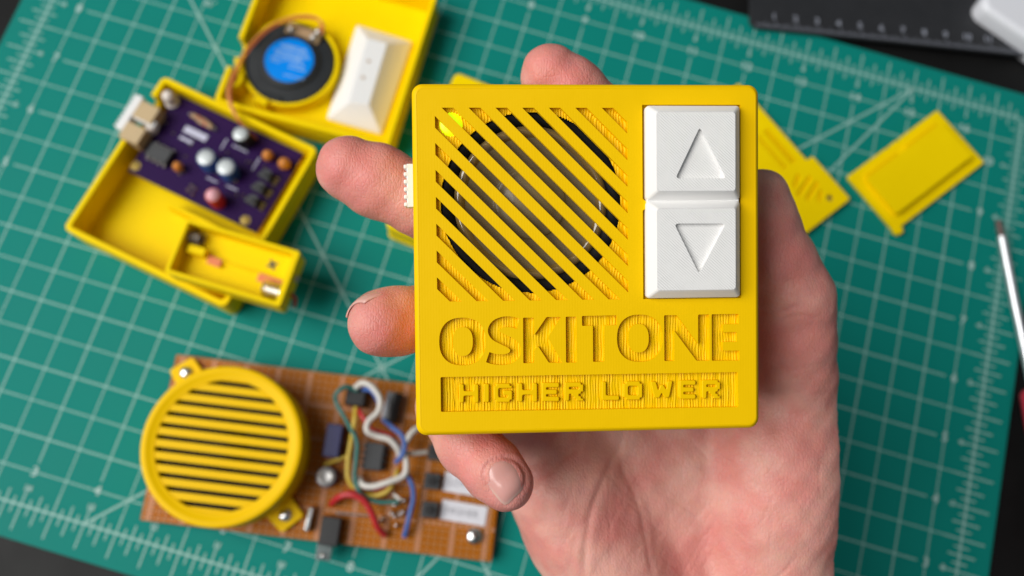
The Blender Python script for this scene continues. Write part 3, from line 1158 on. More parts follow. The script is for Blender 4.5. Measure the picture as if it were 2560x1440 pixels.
w0_ = dv(1745, 1560, -48)  # out-of-view sleeve, added so the arm keeps light off the lower right mat
rg = []
for k in range(13):
    yy = -k * 22.0
    rg.append([(w0_[0] + 31 * (1 + .09 * min(k, 4)) * math.cos(a_) + 1.5 * math.sin(3 * a_ + k), w0_[1] + yy, w0_[2] + .12 * k * 22 * .6 +
                23 * (1 + .12 * min(k, 4)) * math.sin(a_) + 1.5 * math.sin(k * 1.7 + 2 * a_)) for a_ in (2 * math.pi * j / 40 for j in range(40))])
MB().loft(rg).build('unseen_sleeve', mat('dark_cloth', (.03, .032, .04), .9, bump=.4, bscale=900), hand, angle=80)

# nails
mn = mat('fingernail', (0.60, 0.31, 0.27), 0.22, spec=0.5, sss=0.3, sss_r=(1, .5, .35), sss_s=0.0012, bump=0.15, bscale=300)
nt = mn.node_tree
an = nt.nodes.new('ShaderNodeAttribute')
an.attribute_name = 'free_edge'
mx = nt.nodes.new('ShaderNodeMix')
mx.data_type = 'RGBA'
mx.inputs[6].default_value = (0.68, 0.35, 0.31, 1)
mx.inputs[7].default_value = (0.76, 0.50, 0.41, 1)
nt.links.new(an.outputs['Fac'], mx.inputs[0])
nt.links.new(mx.outputs[2], nt.nodes['Principled BSDF'].inputs['Base Color'])


def nail_obj(V, Fc, free):
    me_ = bpy.data.meshes.new('fingernail')
    me_.from_pydata((np.asarray(V) * S).tolist(), [], Fc)
    me_.shade_smooth()
    a_ = me_.attributes.new('free_edge', 'FLOAT', 'POINT')
    a_.data.foreach_set('value', np.asarray(free, np.float32))
    me_.materials.append(mn)
    o = bpy.data.objects.new('fingernail', me_)
    sc.collection.objects.link(o)
    o.parent = hand
    return o


def on_skin(x, y):
    """Where the skin of the little finger lies along the line of sight at (x, y)."""
    o, dd = RD.T @ (CAM - TD), RD.T @ (RC @ np.array([(x - 1280) / F, (720 - y) / F, -1.0]))
    dd = dd / np.linalg.norm(dd)
    t = (o[2] - 2) / -dd[2]
    for _ in range(60):
        p = (o + dd * t).astype(np.float32)
        s_ = float(sdf((p[0:1], p[1:2], p[2:3]))[0])
        t += s_ * .9
        if abs(s_) < .004:
            break
    return o + dd * t, dd


cxn, cyn = 1262, 1198
base = [p[:2] for p in smooth_path([(x, y, 0) for x, y in NAIL + NAIL[:1]], 3)][:-1]
NR = 7
V, fr = [], []
ctr, _ = on_skin(cxn, cyn)
for r_ in range(NR + 1):
    s_ = 1 - r_ / NR
    for x, y in base:
        p, dd = on_skin(cxn + (x - cxn) * s_, cyn + (y - cyn) * s_)
        tipw = np.clip((y - 1190) / 60, 0, 1)
        lift = -.1 + .55 * (1 - s_ ** 4) + .35 * tipw * (1 - (1 - s_) ** 2) * .6
        if r_ == 0:
            lift = -.45 + .55 * tipw
        V.append(p - dd * lift)
        fr.append(float(np.clip((s_ - .86) / .08, 0, 1) * np.clip((y - 1212) / 18, 0, 1)))
nb = len(base)
fcs = [(j * nb + k, j * nb + (k + 1) % nb, (j + 1) * nb + (k + 1) % nb, (j + 1) * nb + k) for j in range(NR) for k in range(nb)]
nail_obj(V, fcs, fr)


def finger_nail(c, axis, nrm, r, length, half, back=.5):
    a_ = np.array(axis, float)
    a_ /= np.linalg.norm(a_)
    n_ = np.array(nrm, float)
    n_ -= a_ * (n_ @ a_)
    n_ /= np.linalg.norm(n_)
    s_ = np.cross(a_, n_)
    V, fr, nu, nv_ = [], [], 12, 12
    for sign in (-0.02, -0.45):
        for i in range(nu + 1):
            u_ = -length * back + length * i / nu
            for j in range(nv_ + 1):
                ph = half * (2 * j / nv_ - 1) * (1 - .25 * (i / nu) ** 3)
                rr = math.sqrt(max(r * r - max(0, u_ * .86) ** 2, .12 * r * r)) + sign + .12
                V.append(np.array(c) + a_ * u_ + (n_ * math.cos(ph) + s_ * math.sin(ph)) * rr)
                fr.append(.35 if i >= nu - 2 else 0.0)
    W_ = nv_ + 1
    N0 = (nu + 1) * W_
    fc = [(i * W_ + j, i * W_ + j + 1, (i + 1) * W_ + j + 1, (i + 1) * W_ + j) for i in range(nu) for j in range(nv_)]
    fc += [tuple(N0 + k for k in f[::-1]) for f in fc]
    bd = [j for j in range(W_)] + [i * W_ + nv_ for i in range(1, nu + 1)] + [nu * W_ + j for j in range(nv_ - 1, -1, -1)] + [i * W_ for i in range(nu - 1, 0, -1)]
    fc += [(bd[k], bd[(k + 1) % len(bd)], N0 + bd[(k + 1) % len(bd)], N0 + bd[k])[::-1] for k in range(len(bd))]
    return nail_obj(V, fc, fr)


for key, nrm in (('ring', (-.55, .80, -.05)), ('middle', (-.2, .5, -1)), ('thumb', (.45, .1, -1))):
    c_ = FIN[key]
    A, B = np.array(c_[0][:3]), np.array(c_[1][:3])
    finger_nail(A, A - B, nrm, c_[0][3], 10.5, .95, .45)
# ------------------------------------------------------------------ opened base shell with its board (left)
def open_tray(t, W, H, h, wall, floor, gap=None, r=2.5, m='yellow_lit', name='walls'):
    """Box without a lid, base at z = 0; gap = (y0, y1, z0) cut out of the left wall."""
    mb = MB()
    o_ = rrect(-W / 2, -H / 2, W / 2, H / 2, r)
    i_ = rrect(-W / 2 + wall, -H / 2 + wall, W / 2 - wall, H / 2 - wall, max(.5, r - wall * .6))
    z1 = gap[2] if gap else h
    mb.flat([o_, i_], floor, z1, 0.0 if gap else .35)
    if gap:
        y0, y1 = gap[0], gap[1]
        n = 7
        oo = [(-W / 2, y0)] + o_[21:] + o_[:21] + [(-W / 2, y1)]
        ii = [(-W / 2 + wall, y0)] + i_[21:] + i_[:21] + [(-W / 2 + wall, y1)]
        mb.flat([oo + ii[::-1]], z1 + .002, h, .35)
    a = mb.build(name, M[m], t, angle=40)
    MB().flat([o_], 0, floor, .35).build('floor', M[m], t, angle=40)
    return a


ln0 = random.Random(5)
R9 = math.radians(-9.4)
cB = (at(158, 572, 16) + at(795, 372, 16)) / 2
base_t = thing('open_shell', 'open yellow box shell lying face up, cradling the purple circuit board', 'box shell', (cB[0], cB[1], .15), R9)
k0, k1 = lp(base_t, 300, 345, 16), lp(base_t, 375, 235, 16)
yk0, yk1 = k0[1], k1[1]
open_tray(base_t, 72.6, 74.6, 16, 2.2, 2.0, (yk0, yk1, 9.5), m='yellow_lit', name='walls')
# inner ledge that carries the battery tray, and a short wall
a, b = lp(base_t, 415, 508, 12), lp(base_t, 610, 600, 12)
MB().box(((a[0] + b[0]) / 2 + 8, (a[1] + b[1]) / 2, 7), (abs(b[0] - a[0]) + 16, 1.8, 10)).build('support_rib', M['yellow_lit'], base_t, bevel=.3)

pL, pR, pB = lp(base_t, 319, 427, 9.5), lp(base_t, 752, 393, 9.5), lp(base_t, 641, 581, 9.5)
pcb = thing('circuit_board', 'purple circuit board crowded with parts, sitting in the open yellow base', 'circuit board', tuple(FR[base_t.name][0]), R9)
x0, x1 = pL[0], (pR[0] + pB[0]) / 2
y0, y1 = (pL[1] + pB[1]) / 2, pR[1] + 3.0
x0, x1 = max(x0, -33.9), min(x1, 33.9)
y1 = min(y1, 34.6)
MB().box(((x0 + x1) / 2, (y0 + y1) / 2, 8.7), (x1 - x0, y1 - y0, 1.6)).build('board', M['purple'], pcb, bevel=.15)
for xx in (x0 + 3, x1 - 3):
    for yy in (y0 + 3, y1 - 3):
        MB().lathe((xx, yy, 2.05), [(2.2, 0), (1.6, 5.8)], 14).build('standoff', M['yellow_lit'], base_t)
zt_ = 9.5


def upcyl(px_, py_, r, h, mbody, mtop, name, sub, dome=.3, zb=zt_, seg=24):
    """Upright can on the board whose top is seen at (px_, py_)."""
    p = lp(pcb, px_, py_, zb + h)
    o = MB().lathe((p[0], p[1], zb), [(r, 0), (r, h - .5), (r - .2, h - .12)], seg).build(name, M[mbody], pcb, angle=50)
    MB().lathe((p[0], p[1], zb + h - .1), [(r - .35, 0), (r - .4, .1), (r * .5, .1 + dome * .7), (.05, .1 + dome)], seg).build(sub, M[mtop], o, angle=60)
    return o


upcyl(514, 393, 3.8, 8.2, 'capblue', 'captop', 'capacitor', 'can_top', .25)
upcyl(564, 417, 3.8, 8.2, 'capblue', 'captop', 'capacitor', 'can_top', .25)
upcyl(601, 334, 3.4, 8.8, 'capblack', 'captop', 'capacitor', 'can_top', .3)
upcyl(531, 487, 3.1, 9.0, 'redled', 'pink', 'red_lamp', 'lens_top', 1.4)
for px_, py_, r_ in ((668, 386, 2.2), (709, 406, 2.4), (443, 414, 2.0)):
    p = lp(pcb, px_, py_, zt_ + 4)
    MB().lathe((p[0], p[1], zt_ + .6), [(r_ * .5, 0), (r_, 1.2), (r_ * 1.05, 2.6), (r_ * .8, 4), (r_ * .4, 4.8), (.05, 5)], 20).build('disc_capacitor', M['orange'], pcb, angle=70)
# frosted lamp at the corner
p = lp(pcb, 420, 240, 15)
MB().lathe((p[0], p[1], zt_), [(3.0, 0), (3.0, .8), (2.5, .9), (2.5, 5.2), (2.2, 6.4), (1.4, 7.3), (.05, 7.7)], 24).build('frosted_lamp', M['clearled'], pcb, angle=50)
# chips with legs
for px_, py_, sx_, sy_, rz_ in ((398, 383, 9.5, 6.4, 0),):
    p = lp(pcb, px_, py_, zt_ + 3)
    ch = MB().box((p[0], p[1], zt_ + 2.0), (sx_, sy_, 3.2)).build('chip', M['dark_grey'], pcb, bevel=.25)
    if sx_ > sy_:
        for k in range(4):
            for sg in (-1, 1):
                MB().box((p[0] + (k - 1.5) * 2.54, p[1] + sg * (sy_ / 2 + .5), zt_ + .9), (1.0, .8, 1.6)).build('pin', M['pin_dark'], ch)
    else:
        for k in range(6):
            for sg in (-1, 1):
                MB().box((p[0] + sg * (sx_ / 2 + .9), p[1] + (k - 2.5) * 2.7, zt_ + 1.0), (1.8, 1.3, 1.5)).build('pin', M['pin_dark'], ch)
for px_, py_ in ((668, 440), (651, 471), (634, 503)):
    p = lp(pcb, px_, py_, zt_ + 3)
    arc = [(p[0] + 2.4 * math.cos(a_), p[1] + 2.4 * math.sin(a_)) for a_ in (math.pi * k / 8 + .35 for k in range(9))]
    tr_ = MB().prism(arc, zt_ + 1.2, zt_ + 5.2).build('transistor', M['dark_grey'], pcb, bevel=.2)
    MB().prism([(p[0] - 3.4, p[1] - 1.6), (p[0] + 2.0, p[1] - 1.9), (p[0] + 2.0, p[1] - .3), (p[0] - 3.4, p[1] - .1)], zt_ + 1, zt_ + 4.4).build('heat_tab', M['dark_grey'], tr_, bevel=.3)
    for k in range(3):
        MB().tube([(p[0] + 2.6, p[1] + (k - 1) * 1.4, zt_), (p[0] + 3.0, p[1] + (k - 1) * 1.4, zt_ + 1.2), (p[0] + 3.9, p[1] + (k - 1) * 1.4, zt_ + .4)], .42, 8).build('pin', M['solder'], tr_)
for k in range(26):
    px_, py_ = 365 + 330 * ln0.random(), 0
    py_ = 300 + (px_ - 365) * .42 + ln0.uniform(-20, 95)
    p = lp(pcb, px_, py_, zt_)
    if x0 + 2 < p[0] < x1 - 2 and y0 + 2 < p[1] < y1 - 2:
        MB().lathe((p[0], p[1], zt_), [(.7, 0), (.5, .35), (.2, .9), (.05, 1.0)], 8).build('solder_joint', M['pin_dark'], pcb, angle=60)
# silkscreen blocks, resistors, header pins, pads
for px_, py_, sx_, sy_ in ((489, 334, 10.5, 3.0), (465, 350, 6.0, 1.2)):
    p = lp(pcb, px_, py_, zt_)
    MB().rect(p[0] - sx_ / 2, p[1] - sy_ / 2, p[0] + sx_ / 2, p[1] + sy_ / 2, zt_ + .05).build('silkscreen_block', M['silk'], pcb, smooth=False)
for px_, py_ in ((497, 296), (507, 303), (515, 311)):
    p = lp(pcb, px_, py_, zt_ + 1)
    rs = MB().tube([(p[0] - 3.2, p[1], zt_ + 1.2), (p[0] - 2.4, p[1], zt_ + 1.2), (p[0] + 2.4, p[1], zt_ + 1.2), (p[0] + 3.2, p[1], zt_ + 1.2)], 1.05).build('resistor', M['tan'], pcb)
    MB().tube([(p[0] - .4, p[1], zt_ + 1.2), (p[0] + .3, p[1], zt_ + 1.2)], 1.12).build('colour_band', M['redled'], rs)
    MB().tube([(p[0] - 5, p[1], zt_ + .1), (p[0] - 4.8, p[1], zt_ + 1.2), (p[0] + 4.8, p[1], zt_ + 1.2), (p[0] + 5, p[1], zt_ + .1)], .28, 6).build('lead', M['solder'], rs)
for px_, py_ in ((535, 322), (527, 318), (477, 462), (468, 473), (487, 470), (480, 484), (447, 432), (588, 452), (420, 392)):
    p = lp(pcb, px_, py_, zt_ + 1)
    MB().lathe((p[0], p[1], zt_), [(.95, 0), (.7, .6), (.3, 1.3), (.05, 1.5)], 12).build('solder_joint', M['solder'], pcb, angle=60)
for px_, py_ in ((339, 415), (613, 551)):
    p = lp(pcb, px_, py_, zt_)
    o = MB().lathe((p[0], p[1], zt_ + .03), [(2.0, 0), (2.0, .12)], 24).build('gold_ring', M['gold'], pcb)
    MB().lathe((p[0], p[1], zt_ + .2), [(1.2, 0), (1.2, .3), (.4, .6)], 16).build('screw_hole', M['gold'], o)
for px_, py_, sx_, sy_ in ((600, 372, 7, .5), (560, 360, .5, 5), (640, 410, .5, 6), (530, 450, 5, .5), (580, 470, 5, .5)):
    p = lp(pcb, px_, py_, zt_)
    MB().rect(p[0] - sx_ / 2, p[1] - sy_ / 2, p[0] + sx_ / 2, p[1] + sy_ / 2, zt_ + .05).build('silkscreen_line', M['silk'], pcb, smooth=False)
# slide switch at the left edge: two beige blocks, white serrated knob outside the wall
sw = []
for px_, py_ in ((363, 279), (328, 331)):
    p = lp(pcb, px_, py_, 16.5)
    o = MB().box((p[0] + .6, p[1], 13.2), (8.6, 7.6, 7.4)).build('switch_block', M['beige'], pcb, bevel=.3)
p0, p1 = lp(pcb, 349, 243, 14), lp(pcb, 290, 322, 14)
xk = -39.6
mb = MB().box((xk, (p0[1] + p1[1]) / 2, 13), (3.2, abs(p1[1] - p0[1]), 7))
for k in range(9):
    yy = p0[1] + (p1[1] - p0[1]) * (k + .5) / 9
    mb.box((xk - 1.9, yy, 13), (1.0, .95, 7))
mb.box((xk + 6.2, (p0[1] + p1[1]) / 2, 13.6), (11, 2.6, 4.2))
mb.build('switch_knob', M['white'], pcb, bevel=.2)
p = lp(pcb, 374, 316, 14)
MB().lathe((p[0], p[1], 9.6), [(2.1, 0), (2.1, 3.4), (1.5, 4.4), (.05, 4.8)], 18).build('switch_post', M['clearled'], pcb, angle=60)

# ------------------------------------------------------------------ battery tray resting across the base's rim
zb = 16.4
q0, q1, q2, q3 = (at(x, y, zb + 11.5) for x, y in ((470, 548), (757, 628), (694, 768), (406, 676)))
cb = (q0 + q1 + q2 + q3) / 4
rzb = (math.atan2(*(q1 - q0)[1::-1]) + math.atan2(*(q2 - q3)[1::-1])) / 2
bt = thing('battery_tray', 'yellow two-cell battery tray without its batteries, resting across the rim of the yellow base', 'battery tray', (cb[0], cb[1], zb), rzb)
BL_ = (np.linalg.norm(q1 - q0) + np.linalg.norm(q2 - q3)) / 2
BW_ = (np.linalg.norm(q0 - q3) + np.linalg.norm(q1 - q2)) / 2
o_ = rrect(-BL_ / 2, -BW_ / 2, BL_ / 2, BW_ / 2, 1.2)
i_ = rrect(-BL_ / 2 + 1.6, -BW_ / 2 + 1.6, BL_ / 2 - 2.4, BW_ / 2 - 1.6, .6)
MB().flat([o_, i_], 3.6, 11.5, .3).flat([o_], 0, 3.59, .2).build('tray', M['yellow_lit'], bt, angle=40)
MB().box((3, 0, 4.2), (BL_ - 12, 1.0, 1.2)).build('divider', M['yellow_lit'], bt, bevel=.2)
p = lp(bt, 455, 625, 3)
MB().box((-BL_ / 2 + 7, 1.0, 5), (7, 3.2, 6.6)).build('inner_block', M['yellow_lit'], bt, bevel=.3)


def spring(t, c, r, L, turns, mk='metal', ax=1.0):
    pts = []
    for k in range(turns * 10 + 1):
        a_ = 2 * math.pi * k / 10
        pts.append((c[0] + ax * L * k / (turns * 10), c[1] + r * math.cos(a_), c[2] + r * math.sin(a_)))
    return MB().tube(pts, .45, 6).build('contact_spring', M[mk], t)


p = lp(bt, 684, 728, 6)
spring(bt, (BL_ / 2 - 9.5, p[1], 7.0), 3.1, 7.5, 6)
p = lp(bt, 480, 594, 6)
spring(bt, (-BL_ / 2 + 2.0, p[1], 6.4), 2.4, 5, 4, 'pin_dark')
MB().box((BL_ / 2 - 2.3, p[1] * .2 + 1.2, 5.5), (.35, BW_ - 6, 7.5)).build('contact_plate', M['metal'], bt, bevel=.05)
for (xa, ya), (xb, yb) in (((520, 648), (552, 660)), ((645, 692), (704, 712))):
    a, b = lp(bt, xa, ya, 5.2), lp(bt, xb, yb, 5.2)
    mb = MB()
    mb.box(((a[0] + b[0]) / 2, (a[1] + b[1]) / 2, 5.3), (np.linalg.norm((b - a)[:2]), 3.2, .5), math.atan2(b[1] - a[1], b[0] - a[0]))
    mb.build('polarity_strip', M['coral'], bt, bevel=.1)
p = lp(bt, 681, 662, 3.7)
MB().box((p[0], p[1], 3.72), (4.2, 1.0, .1), .6).box((p[0], p[1], 3.80), (1.0, 4.2, .1), .6).build('plus_mark', M['ink'], bt, smooth=False)
p = lp(bt, 770, 690, 4)
MB().lathe((BL_ / 2 + .3, 2, 5), [(1.4, -1), (1.4, .8), (.3, 1.6)], 14).build('rivet', M['solder'], bt)
a = lp(bt, 735, 733, 4)
MB().tube(smooth_path([(BL_ / 2 + .2, -4, 4), (BL_ / 2 + 2.2, -5.5, 3), (BL_ / 2 + 2.4, -8, 1.5)]), .7).build('red_lead', M['w_red'], bt)

# ------------------------------------------------------------------ upper shell lying upside down, with speaker and white button inside
c_ = at(972, 369, 15)
ROT2 = math.radians(1.6)
ca, sa = math.cos(ROT2), math.sin(ROT2)
ofs = (-37.7, 37.3)
lid = thing('upturned_shell', 'upturned yellow box shell holding the blue-labelled speaker and the loose white button', 'box shell',
            (c_[0] + ofs[0] * ca - ofs[1] * sa, c_[1] + ofs[0] * sa + ofs[1] * ca, .15), ROT2)
ka, kb = lp(lid, 556, 168, 12), lp(lid, 578, 96, 12)
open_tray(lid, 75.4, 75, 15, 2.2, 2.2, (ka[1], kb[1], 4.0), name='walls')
p = lp(lid, 583, 195, 11)
MB().lathe((p[0], p[1], 2.2), [(4.2, 0), (4.2, 8.5), (3.8, 8.9), (2.2, 8.9), (2.1, 7.0), (.05, 6.8)], 24).build('screw_post', M['yellow_lit'], lid, angle=40)
ps = lp(lid, 724, 153, 9)
MB().flat([circle(ps[0], ps[1], 20.9, 64), circle(ps[0], ps[1], 19.4, 64)], 2.2, 8.6, .3).build('speaker_collar', M['yellow_lit'], lid, angle=40)
for a_ in (200, 255):
    MB().box((ps[0] + 21.5 * math.cos(math.radians(a_)), ps[1] + 21.5 * math.sin(math.radians(a_)), 6), (3.2, 6, 7.5), math.radians(a_)).build('clip', M['yellow_lit'], lid, bevel=.3)

spw = np.array([*FR[lid.name][0]])
pw = at(724, 153, 9)
spk2 = thing('loose_speaker', 'small round black speaker with a blue label, back side up inside the yellow lid', 'speaker', (pw[0], pw[1], 2.4), ROT2)
MB().lathe((0, 0, 0), [(18.6, 0), (18.8, 4.6), (18.4, 5.4), (13.2, 6.2), (12.6, 7.2), (12.3, 7.4)], 64).build('basket', M['rubber'], spk2, angle=35)
MB().lathe((0, 0, 7.4), [(10.4, .02), (10.4, .14), (10.2, .2), (.05, .22)], 64).build('blue_disc', M['blue'], spk2, angle=60)
MB().box((-3.5, -18.5, 3.2), (12, 4.5, 5.8)).build('magnet_tab', M['rubber'], spk2, bevel=.5)
tx = MB()
ln = random.Random(3)
for px_, py_, wd_, hgt in ((733, 118, 11, 1.0), (737, 126, 12, 1.0), (728, 134, 14, 1.1), (722, 142, 12, 1.1), (735, 152, 7, 1.0), (688, 152, 4, .9), (695, 146, 6, .9),
                           (740, 162, 6, .9), (742, 172, 7, .9), (735, 192, 9, .8)):
    p = lp(spk2, px_, py_, 7.7)
    k = 0
    x_ = p[0] - wd_ / 2
    while x_ < p[0] + wd_ / 2:
        w_ = ln.uniform(.25, .8)
        tx.rect(x_, p[1] - hgt / 2 + ln.uniform(-.2, .2), x_ + w_, p[1] + hgt / 2 + ln.uniform(-.3, .3), 7.66 + .002 * (k % 3))
        x_ += w_ + ln.uniform(.25, .6)
        k += 1
tx.build('label_print', M['labelprint'], spk2, smooth=False)
p = lp(spk2, 757, 78, 7)
a, b = lp(spk2, 728, 70, 7), lp(spk2, 790, 94, 7)
ang = math.atan2(b[1] - a[1], b[0] - a[0])
MB().box(((a[0] + b[0]) / 2, (a[1] + b[1]) / 2, 6.6), (15.5, 5.2, 1.2), ang).build('terminal_strip', M['tan'], spk2, bevel=.2)
for px_, py_ in ((729, 72), (784, 92), (796, 78)):
    p = lp(spk2, px_, py_, 8)
    MB().lathe((p[0], p[1], 7.2), [(2.1, 0), (1.9, .8), (1.0, 1.7), (.05, 2.0)], 18).build('solder_blob', M['solder'], spk2, angle=70)

wb_ = at(925, 205, 6)
wbt = thing('loose_button', 'white sloped button piece with two small holes, lying inside the yellow lid', 'button', (wb_[0], wb_[1], 2.45), ROT2 + math.radians(-17 + 17))
cor = [lp(wbt, x, y, 0) for x, y in ((818, 299), (953, 338), (1030, 108), (893, 66))]
topc = [lp(wbt, x, y, 9.5) for x, y in ((872, 255), (922, 262), (968, 108), (918, 96))]
rr = [round_poly([tuple(c[:2]) for c in cor], 1.0, 3), round_poly([tuple(c[:2]) for c in cor], 1.0, 3), round_poly([tuple(c[:2]) for c in topc], .8, 3)]
MB().loft([[(x, y, z) for x, y in r_] for r_, z in zip(rr, (0, 1.2, 9.5))]).build('sloped_body', M['white'], wbt, bevel=.4)
for px_, py_ in ((922, 153), (908, 194)):
    p = lp(wbt, px_, py_, 9.5)
    MB().lathe((p[0], p[1], 9.52), [(.75, 0), (.75, .06)], 12).build('pin_hole', M['tan'], wbt, smooth=False)

# two wires from the speaker to the board
wt = thing('speaker_wires', 'thin orange and rust pair of wires looping from the speaker to the purple board', 'wires', (0, 0, 0))
for off, mk in ((0, 'w_orange'), (1, 'w_brown')):
    P_ = []
    for x, y, z in ((798, 80, 10.5), (803, 58, 13), (786, 42, 14), (745, 40, 15), (700, 52, 16), (655, 80, 18), (612, 128, 20), (584, 180, 21), (570, 222, 21),
                    (574, 258, 20.5), (590, 292, 19), (612, 318, 16), (636, 342, 12)):
        p = at(x, y, z)
        P_.append((p[0] + off * 1.1, p[1] - off * .5, z - off * .35))
    MB().tube(smooth_path(P_), .43).build('wire', M[mk], wt)

# ------------------------------------------------------------------ third shell, closed side up, mostly behind the toy
hA, hB = at(1143, 172, 15), at(957, 572, 15)
dirv = (hA - hB)[:2] / np.linalg.norm((hA - hB)[:2])
rz3 = math.atan2(-dirv[0], dirv[1])
cen = (hA + hB) / 2 + 37.3 * np.array([dirv[1], -dirv[0], 0])
t3 = thing('spare_shell', 'plain yellow box shell lying face down, almost hidden behind the held yellow toy', 'box shell', (cen[0], cen[1], .15), rz3)
MB().flat([rrect(-37.3, -37.3, 37.3, 37.3, 2.5)], 2.2, 15, .8).build('shell_top', M['yellow_lit'], t3, angle=50)
MB().flat([rrect(-37.6, -37.6, 37.6, 37.6, 2.5)], 0, 2.2, .3).build('shell_rim', M['yellow_lit'], t3, angle=50)

# ------------------------------------------------------------------ thin engraved plate right of the toy
e0, e1 = at(1868, 207, 3), at(2125, 497, 3)
d2 = (e1 - e0)[:2] / np.linalg.norm((e1 - e0)[:2])
rz4 = math.atan2(d2[1], d2[0])
t4 = thing('engraved_plate', 'thin yellow plate with sunken slots and a dark hole, jutting out behind the thumb', 'plate', (e1[0], e1[1], .15), rz4)
st = lp(t4, 2035, 387, 3)[0]
LT = -np.linalg.norm((e1 - e0)[:2]) - 2
ns = -3.4
out = [(0, 0), (st, 0), (st, ns), (LT, ns), (LT, -40), (0, -40)]
grooves = []
for k, (gx_, gl) in enumerate(((-7.5, 9), (-11.2, 14), (-15, 15), (-18.8, 10))):
    gc = -10 - k * 1.2
    grooves.append(round_poly([(gx_ - .9, gc - gl / 2 + 2.2), (gx_ + 1.1, gc - gl / 2 + 2.2), (gx_ + 1.1 - 3, gc + gl / 2 - 2.2), (gx_ - .9 - 3, gc + gl / 2 - 2.2)], .4, 3))
hp_ = lp(t4, 2075, 494, 3)
hole = circle(hp_[0], hp_[1], 1.5, 20)
txt = []
for k in range(9):
    xx = -29 - k * 2.1
    txt.append([(xx, -7.2), (xx + 1.3, -7.2), (xx + 1.3, -10.2), (xx, -10.2)])
    txt.append([(xx, -12.6), (xx + 1.3, -12.6), (xx + 1.3, -14.4), (xx, -14.4)])
frm = [round_poly([(-6.5, -27), (-2.5, -27), (-2.5, -32), (-6.5, -32)], .5, 2)]
MB().flat([round_poly(out, 1.0, 4), hole] + grooves + txt + frm, 1.6, 3.0).build('plate_face', M['yellow_lit'], t4, angle=30)
MB().flat([round_poly(out, 1.0, 4)], 0, 1.59).build('plate_back', M['yellow_lit'], t4, angle=30)
MB().lathe((hp_[0], hp_[1], 1.62), [(1.4, 0), (1.4, .05)], 16).build('dark_hole', M['ink'], t4, smooth=False)

# ------------------------------------------------------------------ small flanged tray cover at the far right
f0, f1, f2, f3 = (at(x, y, 2.4) for x, y in ((2345, 275), (2460, 405), (2233, 582), (2124, 436)))
cen = (f0 + f1 + f2 + f3) / 4
v_ = ((f0 - f3) + (f1 - f2))[:2]
rz5 = math.atan2(v_[1], v_[0])
LW = (np.linalg.norm(f0 - f3) + np.linalg.norm(f1 - f2)) / 2
LH = (np.linalg.norm(f0 - f1) + np.linalg.norm(f3 - f2)) / 2
t5 = thing('battery_cover', 'small yellow cover plate with a raised rectangle, lying alone on the green grid', 'cover', (cen[0], cen[1], .15), rz5)
o_ = [(-LW / 2, -LH / 2), (LW / 2, -LH / 2), (LW / 2, LH / 2), (4.0, LH / 2), (3.8, LH / 2 - 1.2), (2.6, LH / 2 - 1.2), (2.4, LH / 2), (-2.4, LH / 2),
      (-2.6, LH / 2 - 1.2), (-3.8, LH / 2 - 1.2), (-4, LH / 2), (-LW / 2, LH / 2)]
MB().flat([round_poly(o_, .9, 3)], 0, 2.2, .25).build('flange', M['yellow_lit'], t5, angle=40)
ix0, ix1, iy0, iy1 = -LW / 2 + 4.5, LW / 2 - 4.5, -LH / 2 + 5.2, LH / 2 - 5.5
MB().flat([rrect(ix0, iy0, ix1, iy1, .8)], 2.2, 5.2, .3).build('raised_panel', M['yellow_lit'], t5, angle=40)
for xa, xb in ((ix0 + 1.5, -2.5), (2.5, ix1 - 1)):
    MB().box(((xa + xb) / 2, iy1 + 1.2, 2.6), (xb - xa, .9, .9)).build('rib', M['yellow_lit'], t5, bevel=.2)
MB().lathe((-LW / 2 + 1.6, -LH / 2 - .6, 0.02), [(2.0, 0), (2.0, 2.3), (1.7, 2.7)], 18).build('hinge_tab', M['yellow_lit'], t5, angle=40)

# ------------------------------------------------------------------ prototype board with the round speaker cover
z5 = 4.0
A_, B_, C_ = at(432, 885, z5 + 1.6), at(350, 1300, z5 + 1.6), at(1228, 1405, z5 + 1.6)
xv = (C_ - B_)[:2]
rz6 = math.atan2(xv[1], xv[0])
PW = np.linalg.norm(xv)
PHt = abs((A_ - B_)[:2] @ np.array([-xv[1], xv[0]]) / PW)
pb = thing('prototype_board', 'brown perforated board carrying a round yellow speaker cover and coloured wires', 'prototype board', (B_[0], B_[1], .1), rz6)
ZB = z5 + 1.6 - .1
MB().box((PW / 2, PHt / 2, ZB - .8), (PW, PHt, 1.6)).build('board', M['perf'], pb, bevel=.15)
ls = MB()
for k in range(1, 12):
    xx = 1.3 + (k - .88) * 12.7
    if xx < PW - 1:
        ls.rect(xx - .75, .2, xx + .75, PHt - .2, ZB + .05)
ls.build('score_line_print', M['perfline'], pb, smooth=False)
ls = MB()
for k in range(1, 6):
    yy = 12.9 * (k - .1)
    if yy < PHt - 1:
        ls.rect(.2, yy - .75, PW - .2, yy + .75, ZB + .09)
ls.build('cross_line_print', M['perfline'], pb, smooth=False)
hr, hh = MB(), MB()
yy = 1.6
nx_ = int((PW - 2) / 2.54)
ny_ = int((PHt - 2) / 2.54)
for i in range(nx_ + 1):
    for j in range(ny_ + 1):
        xx, yy = 1.4 + i * 2.54, 1.4 + j * 2.54
        oc = circle(xx, yy, .95, 10)
        ic = circle(xx, yy, .5, 10)
        hr.add([(x, y, ZB + .13) for x, y in oc] + [(x, y, ZB + .13) for x, y in ic], [(k, (k + 1) % 10, 10 + (k + 1) % 10, 10 + k) for k in range(10)])
        hh.add([(x, y, ZB + .12) for x, y in ic], [tuple(range(10))])
o = hr.build('hole_ring', M['perfring'], pb, smooth=False)
o['kind'] = 'stuff'
o = hh.build('board_hole', M['perfhole'], pb, smooth=False)
o['kind'] = 'stuff'
# standoff screws under/over the corners


